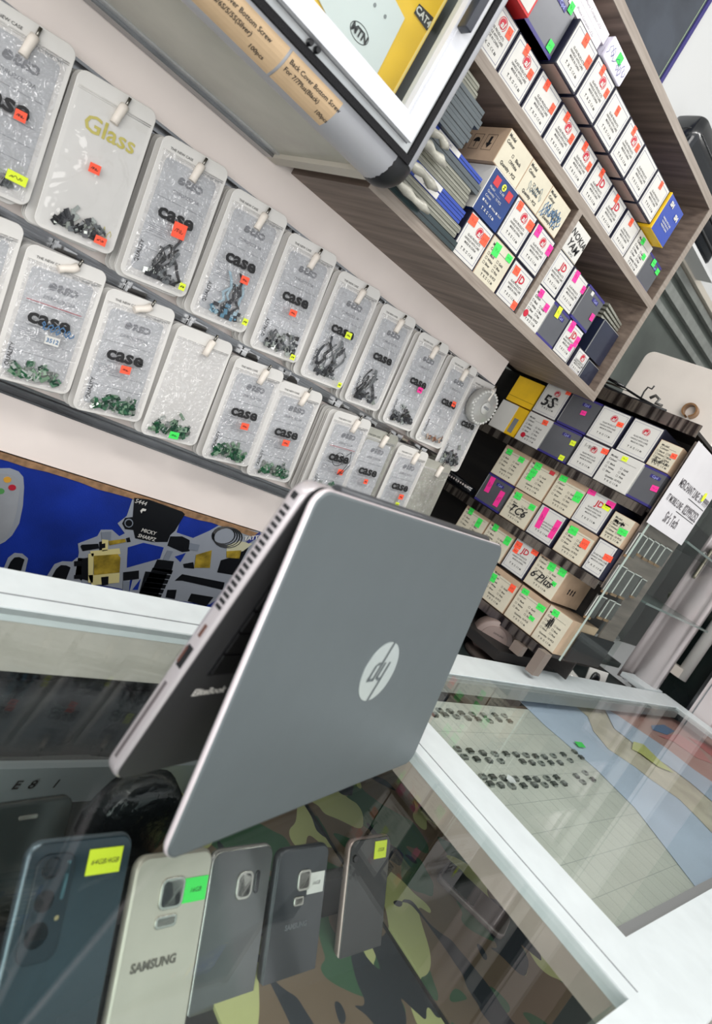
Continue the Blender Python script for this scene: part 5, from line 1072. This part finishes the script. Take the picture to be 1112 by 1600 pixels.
# ------------------------------------------------------------------ things inside the long counter
def camo():
    if 'camouflage_cloth' in bpy.data.materials: return bpy.data.materials['camouflage_cloth']
    m = bpy.data.materials.new('camouflage_cloth'); m.use_nodes = True; nt = m.node_tree; b = nt.nodes['Principled BSDF']; b.inputs['Roughness'].default_value = .8
    tc = nt.nodes.new('ShaderNodeTexCoord'); prev = None
    base_ = srgb((112, 96, 78))
    for i, (col, sc, off, th) in enumerate((((56, 92, 66), 13, 0, .54), ((182, 186, 128), 11, 3.3, .575), ((36, 44, 52), 15, 7.1, .60))):
        mp = nt.nodes.new('ShaderNodeMapping'); mp.inputs['Location'].default_value = (off, off * 1.7, off * .3); mp.inputs['Scale'].default_value = (1, .75, 1)
        n = nt.nodes.new('ShaderNodeTexNoise'); n.inputs['Scale'].default_value = sc; n.inputs['Detail'].default_value = 1.2; n.inputs['Distortion'].default_value = .6
        nt.links.new(tc.outputs['Object'], mp.inputs[0]); nt.links.new(mp.outputs[0], n.inputs['Vector'])
        g_ = nt.nodes.new('ShaderNodeMath'); g_.operation = 'GREATER_THAN'; g_.inputs[1].default_value = th; nt.links.new(n.outputs['Fac'], g_.inputs[0])
        mx = nt.nodes.new('ShaderNodeMix'); mx.data_type = 'RGBA'; nt.links.new(g_.outputs[0], mx.inputs['Factor'])
        if prev is None: mx.inputs[6].default_value = base_
        else: nt.links.new(prev, mx.inputs[6])
        mx.inputs[7].default_value = srgb(col); prev = mx.outputs[2]
    nt.links.new(prev, b.inputs['Base Color']); return m
tagm(ob('camouflage_cloth', MB().box(0, 0, 0, .30, .42, .003).mesh('camouflage_cloth', camo()), None, (.670, .09, -.492)), 'second camouflage cloth continuing beneath the grid paper counter', 'cloth')
tagm(ob('camouflage_cloth', MB().box(0, 0, 0, .24, .42, .003).mesh('camouflage_cloth', camo()), None, (.42, .09, -.492)), 'camouflage patterned cloth lying on the counter shelf behind the phones', 'cloth')
PB1 = mat('phone_teal_glass', (38, 56, 66), .12, .2, noise=.25, scale=8, coat=.5)
def phone(px0, px1, w, label, m, frame, cams, st=None, brand=None, tilt=33, y=.31, L_=.156, rollz=0):
    A = onY(px0, y); 
    t = thing('smartphone', label, 'phone', (A.x, y - L_ * math.sin(math.radians(tilt)), A.z - L_ * math.cos(math.radians(tilt))), (-math.radians(tilt), 0, rollz), 'second-hand phones leaning in the counter')
    ob('frame', slab(w, L_, .0080, .010, .0026, n=6).mesh('frame', frame, True), t)
    ob('back_cover', slab(w - .003, L_ - .003, .0012, .009, .0007, .0015, .0015, -.0008, n=6).mesh('back_cover', m, True), t)
    for nm, x, z, cw, ch, r_, mm in cams:
        ob(nm, slab(cw, ch, .0018, r_, .0005, x, L_ - z, -.0022).mesh(nm, mm, True), t)
    if st:
        c, x, z, sw, sh, s = st; ob('price_sticker', MB().box(x, -.0016, L_ - z, x + sw, -.0010, L_ - z + sh).mesh('sticker', c), t)
        ob('handwriting', text(s, .0047, INK, shear=.3), t, (x + sw / 2, -.0018, L_ - z + sh / 2))
    if brand: ob('brand_lettering', text(brand[0], brand[1], brand[4], bold=.0003), t, (brand[2], -.0013, L_ - brand[3]))
    return t
CAMB = mat('camera_glass_black', (16, 18, 24), .1, coat=.6); RIM = mat('camera_rim_silver', (190, 188, 180), .2, .8)
phone((48, 1316), None, .0755, 'teal-black phone with three round cameras and a yellow price sticker', PB1, mat('phone_frame_grey', (96, 108, 116), .25, .6),
      [('camera_island', .007, .070, .026, .062, .008, mat('island_dark', (30, 42, 50), .15)), ('camera_lens', .010, .023, .014, .014, .0069, CAMB), ('camera_lens', .010, .042, .014, .014, .0069, CAMB), ('camera_lens', .009, .062, .016, .016, .0079, CAMB), ('flash_strip', .0265, .036, .0035, .024, .0017, mat('flash_strip', (100, 140, 150), .2)), ('flash', .026, .048, .004, .004, .0019, mat('warm_flash', (214, 200, 150), .2))], (YELL, .042, .024, .025, .016, '64GB/4GB'), y=.309)
SIL = mat('phone_champagne', (196, 190, 176), .28, .35, noise=.03)
phone((216, 1340), None, .070, 'champagne phone lettered SAMSUNG with a green price sticker', SIL, SIL,
      [('camera_rim', .024, .038, .0215, .0215, .005, RIM), ('camera_lens', .0255, .0365, .0185, .0185, .004, CAMB), ('flash_rim', .024, .050, .019, .0085, .003, RIM), ('flash', .0255, .0487, .016, .006, .002, mat('sensor_grey', (150, 148, 142), .3))], (GREEN, .045, .036, .022, .017, '16GB'), ('SAMSUNG', .0084, .030, .072, mat('brand_grey', (96, 92, 84), .3)), y=.306)
GRY = mat('phone_grey_glass', (92, 94, 94), .12, .3, noise=.2, scale=10, coat=.5)
phone((334, 1330), None, .070, 'grey mirror phone with square camera and curved silver edges', GRY, mat('phone_edge_silver', (170, 168, 164), .2, .8),
      [('camera_rim', .030, .041, .018, .022, .006, RIM), ('camera_lens', .0315, .0395, .015, .019, .005, CAMB), ('sensor', .0505, .038, .005, .018, .0024, CAMB)], None, None, y=.318)
phone((436, 1328), None, .070, 'charcoal phone with silver-rimmed camera and a white price sticker', mat('phone_charcoal', (50, 54, 58), .15, .2, coat=.4), mat('phone_frame_black', (50, 52, 56), .3, .4),
      [('camera_rim', .029, .038, .0165, .018, .004, RIM), ('camera_lens', .0305, .0365, .0135, .015, .003, CAMB), ('flash_rim', .027, .050, .0125, .008, .002, RIM), ('flash', .0282, .0488, .010, .0056, .0015, CAMB)], (WHITEP, .043, .042, .022, .018, '16GB'), ('SAMSUNG', .0062, .034, .066, mat('faint_brand', (84, 88, 92), .3)), y=.315)
phone((548, 1312), None, .069, 'thin black phone with yellow price sticker leaning on the camouflage cloth', mat('phone_black', (34, 36, 36), .2, coat=.3), mat('phone_frame_pink', (150, 132, 126), .3, .5),
      [('camera_lens', .006, .022, .007, .007, .0034, CAMB)], (YELL, .040, .022, .020, .017, '32GB'), None, y=.315)
# support bar behind phones
tagm(ob('phone_ledge', MB().box(0, 0, 0, .50, .012, .055).mesh('phone_ledge', BLACK), None, (.16, .300, -.489)), 'low black ledge the phones lean on inside the counter', 'ledge')
# black wrapped bundle, dark bags, phone lying, odds
def lump(name, label, cat, c, r, m, seed, grp=None):
    rr = random.Random(seed); b = MB(); n = 14; L_ = []
    for k in range(9):
        a = math.pi * k / 8 ; rad = max(.02, math.sin(a) ** .6)
        L_.append([(r[0] * rad * math.copysign(abs(math.cos(q)) ** .6, math.cos(q)) * rr.uniform(.92, 1.05), r[1] * rad * math.copysign(abs(math.sin(q)) ** .6, math.sin(q)) * rr.uniform(.92, 1.05), -r[2] * math.cos(a)) for q in [2 * math.pi * i / n for i in range(n)]])
    b.loops(L_); return tagm(ob(name, b.mesh(name, m, True), None, c), label, cat, grp)
CRB = mat('crumpled_black_plastic', (24, 28, 30), .15, bump=1.0, bscale=110, coat=.3)
p = onY((202, 1280), .40); lump('wrapped_bundle', 'black plastic wrapped bundle standing behind the teal phone', 'bundle', (p.x, .40, p.z + .0), (.044, .022, .050), CRB, 3)
BGM = mat('dark_fabric_bag', (34, 42, 46), .6, noise=.5, scale=12, bump=1, bscale=30)
for i, (px_, r_) in enumerate((((20, 1130), (.07, .02, .045)), ((110, 1130), (.07, .018, .05)), ((205, 1140), (.06, .02, .045)))):
    p = onY(px_, .508); lump('cloth_bag', '%s dark lumpy cloth bag at the back of the counter' % ['nearest', 'middle', 'farthest'][i], 'bag', (p.x, .508, -.492 + r_[2] + .044 if False else p.z), r_, BGM, 10 + i, None)
tagm(ob('bag_shelf', MB().box(0, 0, 0, 1.1, .045, .004).mesh('bag_shelf', mat('steel_strip', (130, 136, 136), .25, .7)), None, (-.5, .486, -.455)), 'thin steel ledge under the dark bags in the counter', 'ledge')
def flat_phone(px, z, w, l, rz, m, lab, edge=None):
    p = onZ(px, z); t = thing('smartphone', lab, 'phone', (p.x, p.y, z), (math.pi / 2, 0, rz))
    ob('body', slab(w, l, .008, .009, .002).mesh('body', m, True), t, (0, 0, 0)); ob('screen', slab(w * .86, l * .84, .0006, .003, .0002, w * .07, l * .08, .0079).mesh('screen', BLACKG), t)
    return t
sp = thing('smartphone', 'dark phone with earpiece slot leaning at the near end of the counter', 'phone', (.02 + .255, .335, -.489), (-math.radians(25), 0, .1))
sp.location = onY((-14, 1262), .36) - Vector((0, .14 * math.sin(math.radians(25)), .14 * math.cos(math.radians(25))))
ob('body', slab(.07, .14, .008, .009, .002).mesh('body', mat('phone_dark2', (40, 46, 46), .2), True), sp); ob('earpiece', slab(.014, .003, .0008, .0014, .0002, .028, .128, -.0008).mesh('earpiece', RIM), sp)
BG2 = mat('dark_odd_bag', (48, 46, 44), .35, noise=.4, scale=20, bump=1, bscale=40)
p = onZ((690, 1255), -.47); lump('parts_bag', 'dark crumpled parts bag below the frame between the counters', 'bag', (p.x, p.y, -.462), (.055, .040, .026), BG2, 31)
p = onZ((770, 1440), -.478); t = thing('smartphone', 'mauve phone with white edge lying under the frame between the counters', 'phone', (p.x, p.y - .02, -.480), (math.radians(-90), 0, .35))
ob('body', slab(.050, .10, .008, .009, .002).mesh('body', mat('phone_mauve', (96, 86, 84), .3, .2), True), t); ob('dark_half', slab(.044, .05, .0006, .004, .0002, .003, .046, -.0006).mesh('dark_half', BLACKG), t)
# behind the counters: small things by the rack foot
p = onY((769, 998), .62)
t = thing('round_tin', 'round mauve-brown lidded tin standing on edge below the rack', 'tin', (p.x, .62, p.z), (0, 0, -.75))
TINM = mat('mauve_tin', (128, 112, 106), .45)
ob('body', MB().lathe([(.0001, .03), (.036, .03), (.040, .026), (.040, -.002), (.038, -.006), (.0001, -.006)], (0, 0, 0), 'y', 36).mesh('body', TINM, True), t)
ob('raised_disc', MB().lathe([(.0001, -.0075), (.028, -.0075), (.029, -.006)], (0, 0, 0), 'y', 32).mesh('raised_disc', TINM), t); ob('printed_lettering', text('SAMSUNG', .0050, INK), t, (.004, -.0080, .014))
tagm(ob('flat_tin', MB().lathe([(.0001, .0), (.050, .0), (.052, .004), (.050, .010), (.0001, .012)], (0, 0, 0), 'z', 36).mesh('flat_tin', mat('dark_brown_lid', (64, 56, 52), .35), True), None, (p.x - .01, .60, -.3230)), 'dark flat round tin lying under the mauve tin', 'tin')
tagm(ob('ledge_board', MB().box(0, 0, 0, 1.0, .50, .012).mesh('ledge_board', mat('dark_green_board', (34, 44, 44), .4)), None, (.95, .545, -.335)), 'dark board running behind the counter frame under the rack', 'board')
p = onY((888, 1046), .60)
t = thing('white_pot', 'small white glossy ceramic pot with a dark neck beside the far counter frame', 'pot', (p.x, .60, -.3225))
hz_ = (p.z + .3225) / .032
ob('body', MB().lathe([(.0001, 0), (.026, 0), (.034, .012 * hz_), (.030, .026 * hz_), (.014, .036 * hz_), (.010, .040 * hz_), (.0001, .040 * hz_)], (0, 0, 0), 'z', 24).mesh('body', mat('ceramic_white', (214, 212, 206), .2, coat=.5), True), t); ob('neck', MB().lathe([(.0001, .040 * hz_), (.007, .040 * hz_), (.008, .040 * hz_ + .009), (.0001, .040 * hz_ + .009)], (0, 0, 0), 'z', 14).mesh('neck', BLACK, True), t)
p = onY((935, 1058), .585)
t = thing('lens_card', 'white card with a black ring lens beside the white pot', 'card', (p.x, .585, -.322), (math.radians(-12), 0, -.1))
ob('card', MB().box(-.05, 0, 0, .05, .002, p.z + .338).mesh('card', WHITEP), t); ob('lens_ring', MB().lathe([(.012, -.006), (.019, -.006), (.020, 0), (.012, 0)], (-.012, 0, p.z + .312), 'y', 24).mesh('lens_ring', BLACKG, True), t)
# second showcase further right, beyond the post
S2 = (2.06, .22, -.6)
t = thing('far_showcase', 'far white framed showcase with a dark inside beyond the aluminium post', 'showcase', S2)
def fb(name, x0, y0, z0, x1, y1, z1, m): return pbox(name, x0, y0, z0, x1, y1, z1, m, t, S2)
DG = mat('dark_green_glass', (40, 52, 50), .15, noise=.3, scale=4, coat=.3)
fb('back', 2.36, .0, -.6, 2.37, .72, 1.0, DG); fb('base', 2.06, .0, -.6, 2.36, .72, -.5, DG)
q0 = onX((1112, 1010), 2.10); q1 = onX((1075, 1122), 2.10); q2 = onX((1105, 1150), 2.10)
fb('corner_post', 2.06, q2.y, -.6, 2.10, q1.y, 1.0, mat('warm_white_aluminium', (0, 0, 0)))
fb('groove', 2.058, q1.y - .012, -.6, 2.06, q1.y - .009, 1.0, MID)
a = onX((1062, 1060), 2.2); b = onX((1050, 1048), 2.2)
ob('light_tube', MB().tube([(.14, a.y - S2[1] + .0, a.z - S2[2]), (.14, a.y - S2[1], 1.5)], .018, 14).mesh('light_tube', mat('white_tube', (226, 226, 222), .3), True), t)
fb('tube_bracket', 2.18, a.y, a.z - .0, 2.22, a.y + .055, a.z + .03, mat('ivory_plastic', (0, 0, 0)))
fb('mauve_panel', 2.30, a.y - .20, -.5, 2.31, a.y - .05, 1.0, mat('mauve_panel', (136, 122, 120), .4))
fb('inner_rail', 2.16, q1.y + .02, -.5, 2.18, q1.y + .032, 1.0, ALUD)
